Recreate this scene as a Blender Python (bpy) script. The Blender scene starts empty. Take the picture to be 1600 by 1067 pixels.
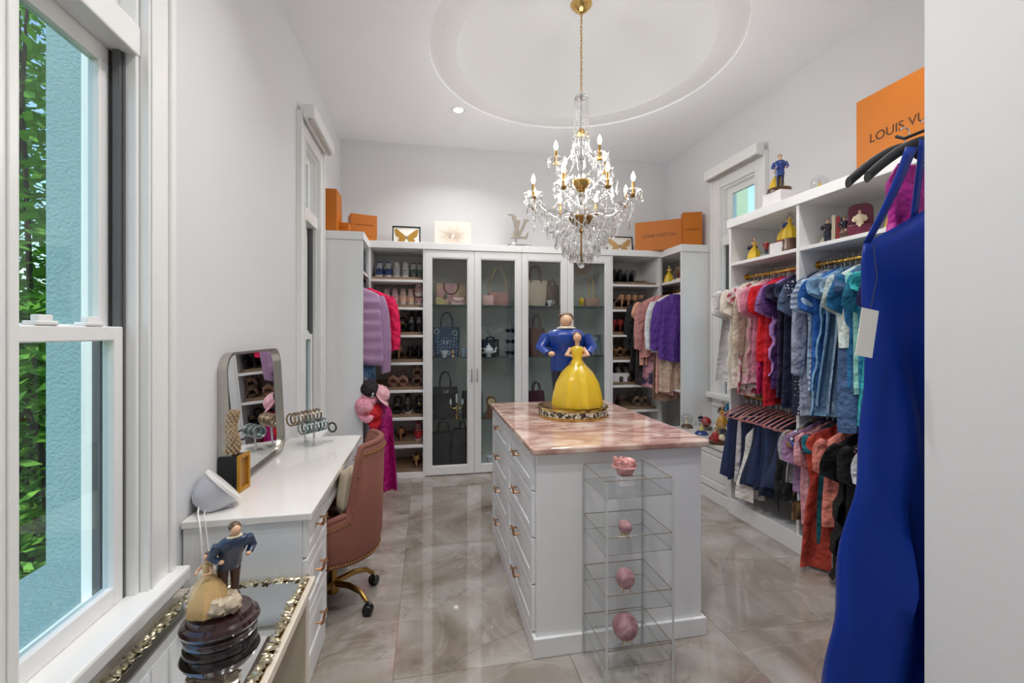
import bpy, bmesh, math, random
from mathutils import Vector, Matrix
R = random.Random(7)
PI = math.pi
sc = bpy.context.scene
C = sc.collection

# ---------------------------------------------------------------- camera, sky, sun, exposure
cam = bpy.data.cameras.new('camera'); cam.sensor_width = 36.0; cam.lens = 700 / 1600 * 36
cam.shift_y = -13.5 / 1600; cam.clip_start = 0.05
co = bpy.data.objects.new('camera', cam); C.objects.link(co)
co.location = (0, 0, 1.5); co.rotation_euler = (PI / 2, 0, -math.atan(.19)); sc.camera = co
sc.view_settings.view_transform = 'Standard'; sc.view_settings.look = 'None'
sc.view_settings.exposure = 0.3; sc.view_settings.gamma = 1.0; sc.view_settings.use_curve_mapping = False
w = bpy.data.worlds.new('sky'); sc.world = w; w.use_nodes = True
nt = w.node_tree; sky = nt.nodes.new('ShaderNodeTexSky'); sky.sky_type = 'NISHITA'
sky.sun_disc = False; sky.sun_elevation = math.radians(50); sky.sun_rotation = math.radians(200); sky.air_density = 1.0; sky.dust_density = .6
nt.links.new(sky.outputs[0], nt.nodes['Background'].inputs[0]); nt.nodes['Background'].inputs[1].default_value = .32
sun = bpy.data.lights.new('sun', 'SUN'); sun.energy = 2.2; sun.angle = .03; sun.color = (1, .96, .9)
so = bpy.data.objects.new('sun', sun); C.objects.link(so); so.rotation_euler = (math.radians(42), 0, math.radians(-6))
DOWN_W, BULB_W = 9.5, 2.5
sc.cycles.max_bounces = 10; sc.cycles.diffuse_bounces = 6; sc.cycles.glossy_bounces = 5
sc.cycles.transmission_bounces = 10; sc.cycles.transparent_max_bounces = 24
sc.cycles.sample_clamp_indirect = 6.0; sc.cycles.blur_glossy = .5
sc.cycles.caustics_reflective = False; sc.cycles.caustics_refractive = False

# ---------------------------------------------------------------- helpers
def lin(c):
    return tuple(((v / 255) / 12.92 if v / 255 <= .04045 else ((v / 255 + .055) / 1.055) ** 2.4) for v in c) + (1,)
MC = {}
def mat(name, col, rough=.5, metal=0., var=.05, vs=9., bump=0., bs=80., sheen=0., coat=0., trans=0., emit=None, es=0., spec=.5):
    if name in MC: return MC[name]
    m = bpy.data.materials.new(name); m.use_nodes = True; t = m.node_tree; b = t.nodes['Principled BSDF']; L = t.links
    c = lin(col); tc = t.nodes.new('ShaderNodeTexCoord'); no = t.nodes.new('ShaderNodeTexNoise')
    no.inputs['Scale'].default_value = vs; no.inputs['Detail'].default_value = 3; L.new(tc.outputs['Object'], no.inputs['Vector'])
    mx = t.nodes.new('ShaderNodeMix'); mx.data_type = 'RGBA'
    mx.inputs[6].default_value = tuple(v * (1 - var) for v in c[:3]) + (1,); mx.inputs[7].default_value = tuple(min(1, v * (1 + var)) for v in c[:3]) + (1,)
    L.new(no.outputs[0], mx.inputs[0]); L.new(mx.outputs[2], b.inputs['Base Color'])
    b.inputs['Roughness'].default_value = rough; b.inputs['Metallic'].default_value = metal
    b.inputs['Specular IOR Level'].default_value = spec
    if sheen: b.inputs['Sheen Weight'].default_value = sheen; b.inputs['Sheen Tint'].default_value = c
    if coat: b.inputs['Coat Weight'].default_value = coat; b.inputs['Coat Roughness'].default_value = .05
    if trans: b.inputs['Transmission Weight'].default_value = trans
    if emit: b.inputs['Emission Color'].default_value = lin(emit); b.inputs['Emission Strength'].default_value = es
    if bump:
        n2 = t.nodes.new('ShaderNodeTexNoise'); n2.inputs['Scale'].default_value = bs; n2.inputs['Detail'].default_value = 2
        L.new(tc.outputs['Object'], n2.inputs['Vector']); bp = t.nodes.new('ShaderNodeBump')
        bp.inputs['Strength'].default_value = bump; bp.inputs['Distance'].default_value = .01 if bs > 20 else .035
        L.new(n2.outputs[0], bp.inputs['Height']); L.new(bp.outputs[0], b.inputs['Normal'])
    m.diffuse_color = c; MC[name] = m; return m
def N(m): return m.node_tree, m.node_tree.nodes['Principled BSDF']
def ramp(t, stops):
    r = t.nodes.new('ShaderNodeValToRGB'); e = r.color_ramp.elements
    while len(e) < len(stops): e.new(.5)
    for i, (p, c) in enumerate(stops): e[i].position = p; e[i].color = lin(c)
    return r
def pane(name, tint=(235, 242, 240), refl=.06, rough=0.0):
    if name in MC: return MC[name]
    m = bpy.data.materials.new(name); m.use_nodes = True; t = m.node_tree; t.nodes.clear(); L = t.links
    o = t.nodes.new('ShaderNodeOutputMaterial'); mx = t.nodes.new('ShaderNodeMixShader'); tr = t.nodes.new('ShaderNodeBsdfTransparent')
    gl = t.nodes.new('ShaderNodeBsdfGlossy'); gl.inputs['Roughness'].default_value = rough; fr = t.nodes.new('ShaderNodeLayerWeight'); fr.inputs[0].default_value = .5
    pw = t.nodes.new('ShaderNodeMath'); pw.operation = 'POWER'; pw.inputs[1].default_value = 5
    mu = t.nodes.new('ShaderNodeMath'); mu.operation = 'MULTIPLY_ADD'; mu.inputs[1].default_value = .8; mu.inputs[2].default_value = refl; mu.use_clamp = True
    nz = t.nodes.new('ShaderNodeTexNoise'); nz.inputs['Scale'].default_value = 3; cr = ramp(t, [(0, tint), (1, tuple(min(255, v + 3) for v in tint))])
    L.new(nz.outputs[0], cr.inputs[0]); L.new(cr.outputs[0], tr.inputs[0])
    L.new(fr.outputs['Facing'], pw.inputs[0]); L.new(pw.outputs[0], mu.inputs[0]); L.new(mu.outputs[0], mx.inputs[0]); L.new(tr.outputs[0], mx.inputs[1]); L.new(gl.outputs[0], mx.inputs[2]); L.new(mx.outputs[0], o.inputs[0])
    MC[name] = m; return m

class M:
    def __init__(s): s.v = []; s.f = []
    def add(s, v, f):
        n = len(s.v); s.v += [tuple(p) for p in v]; s.f += [tuple(i + n for i in q) for q in f]; return s
    def box(s, x0, x1, y0, y1, z0, z1):
        return s.add([(x0, y0, z0), (x1, y0, z0), (x1, y1, z0), (x0, y1, z0), (x0, y0, z1), (x1, y0, z1), (x1, y1, z1), (x0, y1, z1)],
                     [(0, 3, 2, 1), (4, 5, 6, 7), (0, 1, 5, 4), (1, 2, 6, 5), (2, 3, 7, 6), (3, 0, 4, 7)])
    def loft(s, rings, cap=True, closed=False):
        n = len(rings[0]); v = [p for r in rings for p in r]; f = []; m = len(rings)
        for i in range(m if closed else m - 1):
            a, b = i * n, ((i + 1) % m) * n
            for j in range(n): f.append((a + j, a + (j + 1) % n, b + (j + 1) % n, b + j))
        if cap and not closed: f.append(tuple(range(n - 1, -1, -1))); f.append(tuple(range((m - 1) * n, m * n)))
        return s.add(v, f)
    def sheet(s, rows):
        n = len(rows[0]); f = []
        for i in range(len(rows) - 1):
            for j in range(n - 1): f.append((i * n + j, i * n + j + 1, (i + 1) * n + j + 1, (i + 1) * n + j))
        return s.add([p for r in rows for p in r], f)
    def tube(s, pts, r, n=8, closed=False):
        P = [Vector(p) for p in pts]; k = len(P); rings = []; prev = None
        for i in range(k):
            if closed: d = P[(i + 1) % k] - P[i - 1]
            else: d = P[min(i + 1, k - 1)] - P[max(i - 1, 0)]
            d.normalize()
            u = prev - d * prev.dot(d) if prev is not None else d.orthogonal()
            if u.length < 1e-4: u = d.orthogonal()
            u.normalize(); prev = u; q = d.cross(u); rr = r[i] if isinstance(r, (list, tuple)) else r
            rings.append([tuple(P[i] + (u * math.cos(2 * PI * j / n) + q * math.sin(2 * PI * j / n)) * rr) for j in range(n)])
        return s.loft(rings, True, closed)
    def lathe(s, prof, c=(0, 0, 0), n=20, sx=1, sy=1):
        rings = [[(c[0] + r * sx * math.cos(2 * PI * j / n), c[1] + r * sy * math.sin(2 * PI * j / n), c[2] + z) for j in range(n)] for r, z in prof]
        return s.loft(rings)
    def ball(s, c, r, n=12, m=8):
        rx, ry, rz = r if isinstance(r, (list, tuple)) else (r, r, r)
        rings = []
        for i in range(m + 1):
            a = -PI / 2 + PI * i / m; k = max(math.cos(a), .02)
            rings.append([(c[0] + rx * k * math.cos(2 * PI * j / n), c[1] + ry * k * math.sin(2 * PI * j / n), c[2] + rz * math.sin(a)) for j in range(n)])
        return s.loft(rings)
    def prism(s, poly, axis, a, b):
        def P(u, v, t): return {'x': (t, u, v), 'y': (u, t, v), 'z': (u, v, t)}[axis]
        n = len(poly)
        return s.add([P(u, v, a) for u, v in poly] + [P(u, v, b) for u, v in poly],
                     [tuple(range(n - 1, -1, -1)), tuple(range(n, 2 * n))] + [(i, (i + 1) % n, n + (i + 1) % n, n + i) for i in range(n)])
    def tx(s, mtx, start=0):
        for i in range(start, len(s.v)): s.v[i] = tuple(mtx @ Vector(s.v[i]))
        return s
    def mesh(s, name, smooth=False, bevel=0, seg=2):
        me = bpy.data.meshes.new(name); me.from_pydata(s.v, [], s.f)
        bm = bmesh.new(); bm.from_mesh(me); bmesh.ops.recalc_face_normals(bm, faces=bm.faces)
        if bevel:
            ed = [e for e in bm.edges if len(e.link_faces) == 2 and e.calc_face_angle(0) > .5]
            bmesh.ops.bevel(bm, geom=ed, offset=bevel, segments=seg, profile=.5, affect='EDGES', clamp_overlap=True)
        if smooth:
            for f in bm.faces: f.smooth = True
            for e in bm.edges:
                if len(e.link_faces) == 2 and e.calc_face_angle(0) > (.7 if smooth is True else smooth): e.smooth = False
        bm.to_mesh(me); bm.free(); return me
    def build(s, name, m, parent=None, smooth=False, bevel=0, loc=None, rz=0, seg=2):
        return put(name, s.mesh(name, smooth, bevel, seg), m, parent, loc, rz)
def put(name, me, m, parent=None, loc=None, rz=0, rot=None, scale=None):
    o = bpy.data.objects.new(name, me); C.objects.link(o)
    if m is not None:
        if len(me.materials) == 0: me.materials.append(None)
        o.material_slots[0].link = 'OBJECT'; o.material_slots[0].material = m
    if parent is not None: o.parent = parent
    if loc is not None: o.location = loc
    if rz: o.rotation_euler = (0, 0, rz)
    if rot: o.rotation_euler = rot
    if scale: o.scale = (scale,) * 3 if isinstance(scale, (int, float)) else scale
    return o
def tag(o, label=None, cat=None, group=None, kind=None):
    if label: o['label'] = label
    if cat: o['category'] = cat
    if group: o['group'] = group
    if kind: o['kind'] = kind
    return o
def thing(name, label, cat, loc=(0, 0, 0), rz=0, group=None, kind=None):
    o = bpy.data.objects.new(name, None); C.objects.link(o); o.location = loc; o.rotation_euler = (0, 0, rz)
    o.empty_display_size = .05
    return tag(o, label, cat, group, kind)
def text(body, size, m, parent, loc, rot, ext=.0004, align='CENTER', name='lettering', sp=1.0):
    c = bpy.data.curves.new(name, 'FONT'); c.body = body; c.size = size; c.space_character = sp; c.extrude = ext; c.align_x = align; c.align_y = 'CENTER'
    tmp = bpy.data.objects.new(name, c); me = bpy.data.meshes.new_from_object(tmp); bpy.data.objects.remove(tmp); me.materials.clear()
    return put(name, me, m, parent, loc, rot=rot)
def T(*a): return Matrix.Translation(a)
def RX(a): return Matrix.Rotation(a, 4, 'X')
def RY(a): return Matrix.Rotation(a, 4, 'Y')
def RZ(a): return Matrix.Rotation(a, 4, 'Z')

# ---------------------------------------------------------------- materials
WALL = mat('wall_paint', (223, 224, 226), .65, var=.01, vs=2, bump=.03, bs=150)
CEIL = mat('ceiling_paint', (246, 247, 250), .8, var=.01, vs=2)  # lightened to make up for weak light reaching the ceiling
CEILT = mat('ceiling_texture', (236, 236, 236), .85, var=.03, vs=60, bump=.4, bs=90)
TRIM = mat('trim_white', (238, 238, 237), .3, var=.01)
CAB = mat('cabinet_white', (236, 237, 238), .35, var=.015, vs=3)
CABIN = mat('cabinet_interior', (222, 220, 216), .45, var=.02, vs=3)
FENCE = mat('shoe_fence_oak', (134, 110, 88), .55, var=.15, vs=25)
GOLD = mat('polished_gold', (214, 178, 108), .18, 1, var=.05)
BRASS = mat('antique_brass', (168, 132, 74), .28, 1, var=.1)
ROD = mat('hammered_gold', (225, 180, 95), .22, 1, var=.05, bump=.6, bs=70)
CHROME = mat('chrome', (215, 215, 218), .12, 1, var=.02)
STEEL = mat('brushed_nickel', (190, 186, 178), .3, 1, var=.06, vs=40)
DARK = mat('dark_track', (96, 96, 98), .45, var=.06)
BLACK = mat('black_plastic', (22, 22, 24), .35, var=.1)
MIRR = mat('mirror_silver', (240, 242, 242), .01, 1, var=.003)
GLASS = pane('window_glass', (232, 241, 240), .05)
CABGL = pane('cabinet_glass', (243, 246, 246), .03)
SHGL = pane('shelf_glass', (196, 214, 210), .07)
GEDGE = mat('glass_edge', (70, 92, 90), .15, var=.05)
ACR = pane('acrylic_sheet', (251, 252, 252), .025)
ACE = mat('acrylic_edge', (132, 116, 96), .15, var=.2, vs=4)
LVO = mat('orange_card', (192, 108, 12), .55, var=.04, vs=4)
LVI = mat('brown_print', (70, 38, 16), .6)
TEAL = mat('teal_stucco', (136, 162, 164), .9, var=.08, vs=3, bump=.8, bs=60)
def marble_floor():
    m = mat('polished_marble', (185, 178, 170), .03, var=0); t, b = N(m); L = t.links
    tc = t.nodes.new('ShaderNodeTexCoord'); oi = t.nodes.new('ShaderNodeObjectInfo'); ad = t.nodes.new('ShaderNodeVectorMath'); ad.operation = 'MULTIPLY_ADD'
    co_ = t.nodes.new('ShaderNodeCombineXYZ'); L.new(oi.outputs['Random'], co_.inputs[0]); L.new(oi.outputs['Random'], co_.inputs[1]); L.new(oi.outputs['Random'], co_.inputs[2])
    ad.inputs[1].default_value = (17, 31, 7); L.new(co_.outputs[0], ad.inputs[0]); L.new(tc.outputs['Object'], ad.inputs[2])
    n1 = t.nodes.new('ShaderNodeTexNoise'); n1.inputs['Scale'].default_value = 1.5; n1.inputs['Detail'].default_value = 8; n1.inputs['Distortion'].default_value = 1.6; L.new(ad.outputs[0], n1.inputs[0])
    r1 = ramp(t, [(.28, (112, 100, 90)), (.44, (148, 138, 128)), (.58, (166, 159, 152)), (.78, (186, 182, 178))]); L.new(n1.outputs[0], r1.inputs[0])
    n2 = t.nodes.new('ShaderNodeTexNoise'); n2.inputs['Scale'].default_value = 1.1; n2.inputs['Detail'].default_value = 6; n2.inputs['Distortion'].default_value = 3.2; L.new(ad.outputs[0], n2.inputs[0])
    su = t.nodes.new('ShaderNodeMath'); su.operation = 'SUBTRACT'; su.inputs[1].default_value = .5; L.new(n2.outputs[0], su.inputs[0])
    ab = t.nodes.new('ShaderNodeMath'); ab.operation = 'ABSOLUTE'; L.new(su.outputs[0], ab.inputs[0])
    r2 = ramp(t, [(0, (96, 96, 96)), (.02, (0, 0, 0))]); L.new(ab.outputs[0], r2.inputs[0])
    mx = t.nodes.new('ShaderNodeMix'); mx.data_type = 'RGBA'; L.new(r2.outputs[0], mx.inputs[0]); L.new(r1.outputs[0], mx.inputs[6]); mx.inputs[7].default_value = lin((232, 230, 226))
    n3 = t.nodes.new('ShaderNodeTexNoise'); n3.inputs['Scale'].default_value = .8; n3.inputs['Detail'].default_value = 5; n3.inputs['Distortion'].default_value = 2.4; L.new(ad.outputs[0], n3.inputs[0])
    s3 = t.nodes.new('ShaderNodeMath'); s3.operation = 'SUBTRACT'; s3.inputs[1].default_value = .47; L.new(n3.outputs[0], s3.inputs[0])
    a3 = t.nodes.new('ShaderNodeMath'); a3.operation = 'ABSOLUTE'; L.new(s3.outputs[0], a3.inputs[0])
    r3 = ramp(t, [(0, (170, 170, 170)), (.008, (0, 0, 0))]); L.new(a3.outputs[0], r3.inputs[0])
    m3 = t.nodes.new('ShaderNodeMix'); m3.data_type = 'RGBA'; L.new(r3.outputs[0], m3.inputs[0]); L.new(mx.outputs[2], m3.inputs[6]); m3.inputs[7].default_value = lin((112, 98, 86))
    L.new(m3.outputs[2], b.inputs['Base Color']); b.inputs['Specular IOR Level'].default_value = 1.0
    return m
FLOOR = marble_floor()
def quartz(name, cols, sc_, rough):
    m = mat(name, cols[1], rough, var=0); t, b = N(m); L = t.links
    tc = t.nodes.new('ShaderNodeTexCoord'); mp = t.nodes.new('ShaderNodeMapping'); mp.inputs['Scale'].default_value = (1, 2.2, 1); mp.inputs['Rotation'].default_value = (0, 0, .9)
    L.new(tc.outputs['Object'], mp.inputs[0]); n1 = t.nodes.new('ShaderNodeTexNoise'); n1.inputs['Scale'].default_value = sc_; n1.inputs['Detail'].default_value = 9; n1.inputs['Distortion'].default_value = 1.8
    L.new(mp.outputs[0], n1.inputs[0]); r = ramp(t, [(.3, cols[0]), (.45, cols[1]), (.56, cols[2]), (.72, cols[3])]); L.new(n1.outputs[0], r.inputs[0]); L.new(r.outputs[0], b.inputs['Base Color'])
    return m
ROSE = quartz('rose_marble', [(150, 106, 98), (186, 148, 136), (208, 178, 164), (224, 208, 196)], 3.2, .05)
QTOP = mat('white_quartz', (232, 229, 225), .08, var=.03, vs=5)
SPH = quartz('rose_quartz_sphere', [(142, 98, 106), (166, 122, 128), (182, 140, 144), (206, 172, 174)], 9, .06)
def pattern(name, kind, a, b2, scale, rough=.5, bump=0):
    if name in MC: return MC[name]
    m = mat(name, a, rough, var=0, bump=bump); t, b = N(m); L = t.links
    tc = t.nodes.new('ShaderNodeTexCoord')
    if kind == 'check':
        k = t.nodes.new('ShaderNodeTexChecker'); k.inputs['Scale'].default_value = scale; k.inputs['Color1'].default_value = lin(a); k.inputs['Color2'].default_value = lin(b2)
        L.new(tc.outputs['Object'], k.inputs[0]); L.new(k.outputs[0], b.inputs['Base Color']); return m
    if kind == 'dots':
        k = t.nodes.new('ShaderNodeTexVoronoi'); k.inputs['Scale'].default_value = scale; k.inputs['Randomness'].default_value = .35; r = ramp(t, [(.22, b2), (.32, a)])
        L.new(tc.outputs['Object'], k.inputs[0]); L.new(k.outputs[0], r.inputs[0])
    elif kind == 'wave':
        k = t.nodes.new('ShaderNodeTexWave'); k.bands_direction = 'Z'; k.inputs['Scale'].default_value = scale; k.inputs['Distortion'].default_value = 3; r = ramp(t, [(.4, a), (.6, b2)])
        L.new(tc.outputs['Object'], k.inputs[0]); L.new(k.outputs[0], r.inputs[0])
    else:
        k = t.nodes.new('ShaderNodeTexNoise'); k.inputs['Scale'].default_value = scale; k.inputs['Detail'].default_value = 4; k.inputs['Distortion'].default_value = .6; r = ramp(t, [(.42, a), (.56, b2)])
        L.new(tc.outputs['Object'], k.inputs[0]); L.new(k.outputs[0], r.inputs[0])
    L.new(r.outputs[0], b.inputs['Base Color']); return m

# ---------------------------------------------------------------- room shell
XL, XR, YB, ZC = -.945, 3.01, 5.25, 3.66
BX, BY, Y0 = 1.481, 1.10, -1.6
fl = tag(M().box(XL - .2, XR + .2, Y0 - .2, YB + .2, -.25, -.012).build('floor', mat('grout_screed', (150, 142, 134), .7)), kind='structure')
TW, TL = .80, 1.20
tm = {}
ix = 0; x = XL
while x < XR - .01:
    x1 = min(x + TW, XR); y = Y0 + (.6 if ix % 2 else 0) - .6
    while y < YB - .01:
        ya, yb = max(y, Y0), min(y + TL, YB)
        if yb - ya > .02:
            k = (round(x1 - x, 3), round(yb - ya, 3))
            if k not in tm: tm[k] = M().box(.0008, k[0] - .0008, .0008, k[1] - .0008, -.0119, 0).mesh('tile', bevel=.0008, seg=1)
            put('tile', tm[k], FLOOR, fl, (x, ya, 0))
        y += TL
    x += TW; ix += 1
def wall_with_windows(name, x0, x1, wins):
    b = M(); y = Y0 - .15
    for (a, c, z0, z1) in wins:
        b.box(x0, x1, y, a, -.1, ZC + .02); b.box(x0, x1, a, c, -.1, z0); b.box(x0, x1, a, c, z1, ZC + .02); y = c
    b.box(x0, x1, y, YB + .15, -.1, ZC + .02)
    return tag(b.build(name, WALL), kind='structure')
WZ0, WZ1 = .62, 3.0
wall_with_windows('wall_left', XL - .16, XL, [(1.22, 1.706, WZ0, WZ1), (3.68, 4.17, WZ0, WZ1)])
wall_with_windows('wall_right', XR, XR + .16, [(3.66, 4.16, .86, WZ1)])
tag(M().box(XL, XR, YB, YB + .15, -.1, ZC + .02).build('wall_back', WALL), kind='structure')
tag(M().box(XL, XR, Y0 - .15, Y0, -.1, ZC + .02).build('wall_rear', WALL), kind='structure')
tag(M().box(BX, XR, Y0, BY, -.1, ZC + .02).build('wall_front', WALL), kind='structure')
# ceiling with a round dome
DX, DY, DR, RR = 1.20, 3.38, .98, 1.19
cb = M(); n = 96
circ = [(DX + RR * math.cos(2 * PI * i / n), DY + RR * math.sin(2 * PI * i / n)) for i in range(n)]
def sq(a):
    c_, s_ = math.cos(a), math.sin(a); ts = []
    if c_ > 1e-9: ts.append((XR + .16 - DX) / c_)
    if c_ < -1e-9: ts.append((XL - .16 - DX) / c_)
    if s_ > 1e-9: ts.append((YB + .15 - DY) / s_)
    if s_ < -1e-9: ts.append((Y0 - .15 - DY) / s_)
    t_ = min(ts); return DX + c_ * t_, DY + s_ * t_
angs = sorted([2 * PI * i / n for i in range(n)] + [math.atan2(b_ - DY, a_ - DX) % (2 * PI) for a_ in (XL - .16, XR + .16) for b_ in (Y0 - .15, YB + .15)])
inn = [(DX + RR * math.cos(a), DY + RR * math.sin(a), ZC) for a in angs]; out = [sq(a) + (ZC,) for a in angs]
rings = [inn, out, [(p[0], p[1], ZC + .9) for p in out], [(p[0], p[1], ZC + .9) for p in inn], inn]
nn = len(angs); v = inn + out + [(p[0], p[1], ZC + .9) for p in out] + [(DX, DY, ZC + .9)] + [(p[0], p[1], ZC + .015) for p in inn]
f = []
for i in range(nn):
    j = (i + 1) % nn
    f += [(i, j, nn + j, nn + i), (nn + i, nn + j, 2 * nn + j, 2 * nn + i), (2 * nn + i, 2 * nn + j, 3 * nn), (i, j, 3 * nn + 1 + j, 3 * nn + 1 + i)]
ceil = tag(M().add(v, f).build('ceiling', CEIL), kind='structure')
def ringat(r, z): return [(DX + r * math.cos(2 * PI * i / n), DY + r * math.sin(2 * PI * i / n), z) for i in range(n)]
M().loft([ringat(RR + .002, ZC + .015), ringat(DR, ZC + .006)], cap=False).build('textured_ring', CEILT, ceil, smooth=True)
dome = [ringat(DR, ZC + .006), ringat(DR - .006, ZC + .02)]
for i in range(1, 13):
    a = i / 12 * PI / 2; dome.append(ringat(max((DR - .006) * math.cos(a), .01), ZC + .02 + .42 * math.sin(a)))
M().loft(dome, cap=False).build('dome', mat('ceiling_paint_dimmed', (214, 214, 214), .8, var=.01, vs=2), ceil, smooth=True)  # ceiling paint darkened to offset strong bulb light inside the dome

def window(name, xi, sgn, y0, y1, z0, z1, zm, zt, reveal=.16):
    """double-hung window with a transom; xi = inner wall face, sgn = outward direction in x"""
    W = thing(name, None, None, (xi, (y0 + y1) / 2, z0), 0, None, 'structure')
    ox, oy, oz = xi, (y0 + y1) / 2, z0
    def b(*boxes):
        m_ = M()
        for (a, c, d, e, g, h) in boxes:
            xa, xb = sorted((sgn * a, sgn * c)); m_.box(xa, xb, d - oy, e - oy, g - oz, h - oz)
        return m_
    cw = .145
    for (a, c) in ((y0 - cw, y0), (y1, y1 + cw)): 
        b((-.028, .0, a, c, z0 - .02, z1 + cw), (-.04, -.028, a + (.0 if a < y0 else cw - .03), a + (.03 if a < y0 else cw), z0 - .02, z1 + cw), (-.034, -.028, a + (cw - .035 if a < y0 else .01), a + (cw - .01 if a < y0 else .035), z0, z1)).build('casing', TRIM, W, bevel=.004)
    b((-.0275, 0, y0, y1, z1, z1 + cw), (-.0395, -.0275, y0, y1, z1 + cw - .03, z1 + cw)).build('head_casing', TRIM, W, bevel=.004)
    b((-.075, .155, y0 - cw - .03, y1 + cw + .03, z0 - .045, z0 + .012)).build('sill', TRIM, W, bevel=.01)
    b((-.02, 0, y0 - cw, y1 + cw, z0 - .13, z0 - .045)).build('apron', TRIM, W, bevel=.004)
    b((0, .16, y0 + .0005, y0 + .018, z0, z1 - .0005), (0, .158, y1 - .018, y1 - .0005, z0, z1 - .0005), (0, .158, y0 + .018, y1 - .018, z1 - .018, z1 - .0005)).build('jamb', TRIM, W, bevel=.003)
    for (a, c) in ((y0 + .018, y0 + .04), (y1 - .04, y1 - .018)):
        b((.035, .055, a, c, z0, zt), (.066, .078, a, c, z0, zt), (.09, .10, a, c, z0, zt), (.03, .12, a + (0 if a < (y0 + y1) / 2 else .012), c - (.012 if a < (y0 + y1) / 2 else 0), z0, zt)).build('track', DARK, W)
    b((-.005, .14, y0, y1, zt, zt + .1)).build('transom_bar', TRIM, W, bevel=.006)
    def sash(nm, xa, xb, ya, yb, za, zb, st, sb, stp):
        s_ = b((xa, xb, ya, ya + st, za, zb), (xa, xb, yb - st, yb, za, zb), (xa, xb, ya + st, yb - st, za, za + sb), (xa, xb, ya + st, yb - st, zb - stp, zb)).build(nm, TRIM, W, bevel=.004)
        b(((xa + xb) / 2, (xa + xb) / 2 + .004, ya + st - .004, yb - st + .004, za + sb - .004, zb - stp + .004)).build('pane', GLASS, s_)
        return s_
    yi, yo = y0 + .03, y1 - .03
    lo = sash('lower_sash', .03, .065, yi, yo, z0 + .013, zm + .02, .042, .06, .045)
    sash('upper_sash', .068, .10, yi, yo, zm - .02, zt, .05, .045, .06)
    sash('transom_sash', .05, .085, y0 + .018, y1 - .018, zt + .1, z1 - .018, .07, .055, .06)
    for k in (.3, .7):
        yy = yi + (yo - yi) * k
        b((.028, .062, yy - .035, yy + .035, zm + .02, zm + .032), (.036, .056, yy - .018, yy + .028, zm + .032, zm + .048)).build('sash_lock', TRIM, lo, bevel=.003)
    return W
window('window_1', XL, -1, 1.22, 1.706, WZ0, WZ1, 1.5, 2.42)
window('window_2', XL, -1, 3.68, 4.17, WZ0, WZ1, 1.47, 2.40)
window('window_3', XR, 1, 3.66, 4.16, .86, WZ1, 1.55, 2.40)
def blind(x0, x1, y0, y1, z0, label):
    t_ = thing('roller_blind', label, 'blind', ((x0 + x1) / 2, (y0 + y1) / 2, z0))
    hx, hy = abs(x1 - x0) / 2, (y1 - y0) / 2
    M().box(-hx, hx, -hy, hy, .012, .11).build('cassette', TRIM, t_, bevel=.006)
    M().tube([(0, -hy + .02, .008), (0, hy - .02, .008)], .012, 10).build('roller', STEEL, t_, smooth=True)
blind(XL + .042, XL + .125, 3.55, 4.28, 3.09, 'white roller blind cassette above the narrow window beside the vanity')
blind(XR - .125, XR - .042, 3.52, 4.29, 3.09, 'white roller blind cassette above the window beside the open clothes unit')

# recessed downlights: the one in view, plus four unseen ones added as fill
LED = mat('led_disc', (255, 252, 245), .5, emit=(255, 250, 240), es=9)
def downlight(x, y, label, group=None):
    t_ = thing('recessed_downlight', label, 'light', (x, y, ZC), 0, group)
    M().lathe([(.044, -.001), (.06, -.006), (.07, -.004), (.072, 0), (.044, 0)], n=28).build('trim_ring', TRIM, t_, smooth=True)
    M().lathe([(.045, -.0015), (.001, -.0015)], n=24).build('lens', LED, t_)
    l = bpy.data.lights.new('downlight', 'AREA'); l.shape = 'DISK'; l.size = .09; l.energy = DOWN_W; l.color = (1, .99, .97); l.spread = math.radians(130)
    lo = bpy.data.objects.new('downlight_lamp', l); C.objects.link(lo); lo.parent = t_; lo.location = (0, 0, -.012)
downlight(.30, 4.366, 'small round downlight glowing in the white ceiling near the dome')
for (x, y, where) in ((.05, 1.9, 'above the near end of the vanity'), (-.1, .5, 'above the first window'), (2.0, 1.8, 'above the near bay of clothes'), (.55, 1.05, 'above the floor in front of the island')):
    downlight(x, y, 'round downlight recessed in the ceiling ' + where, 'ceiling downlights')

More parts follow.
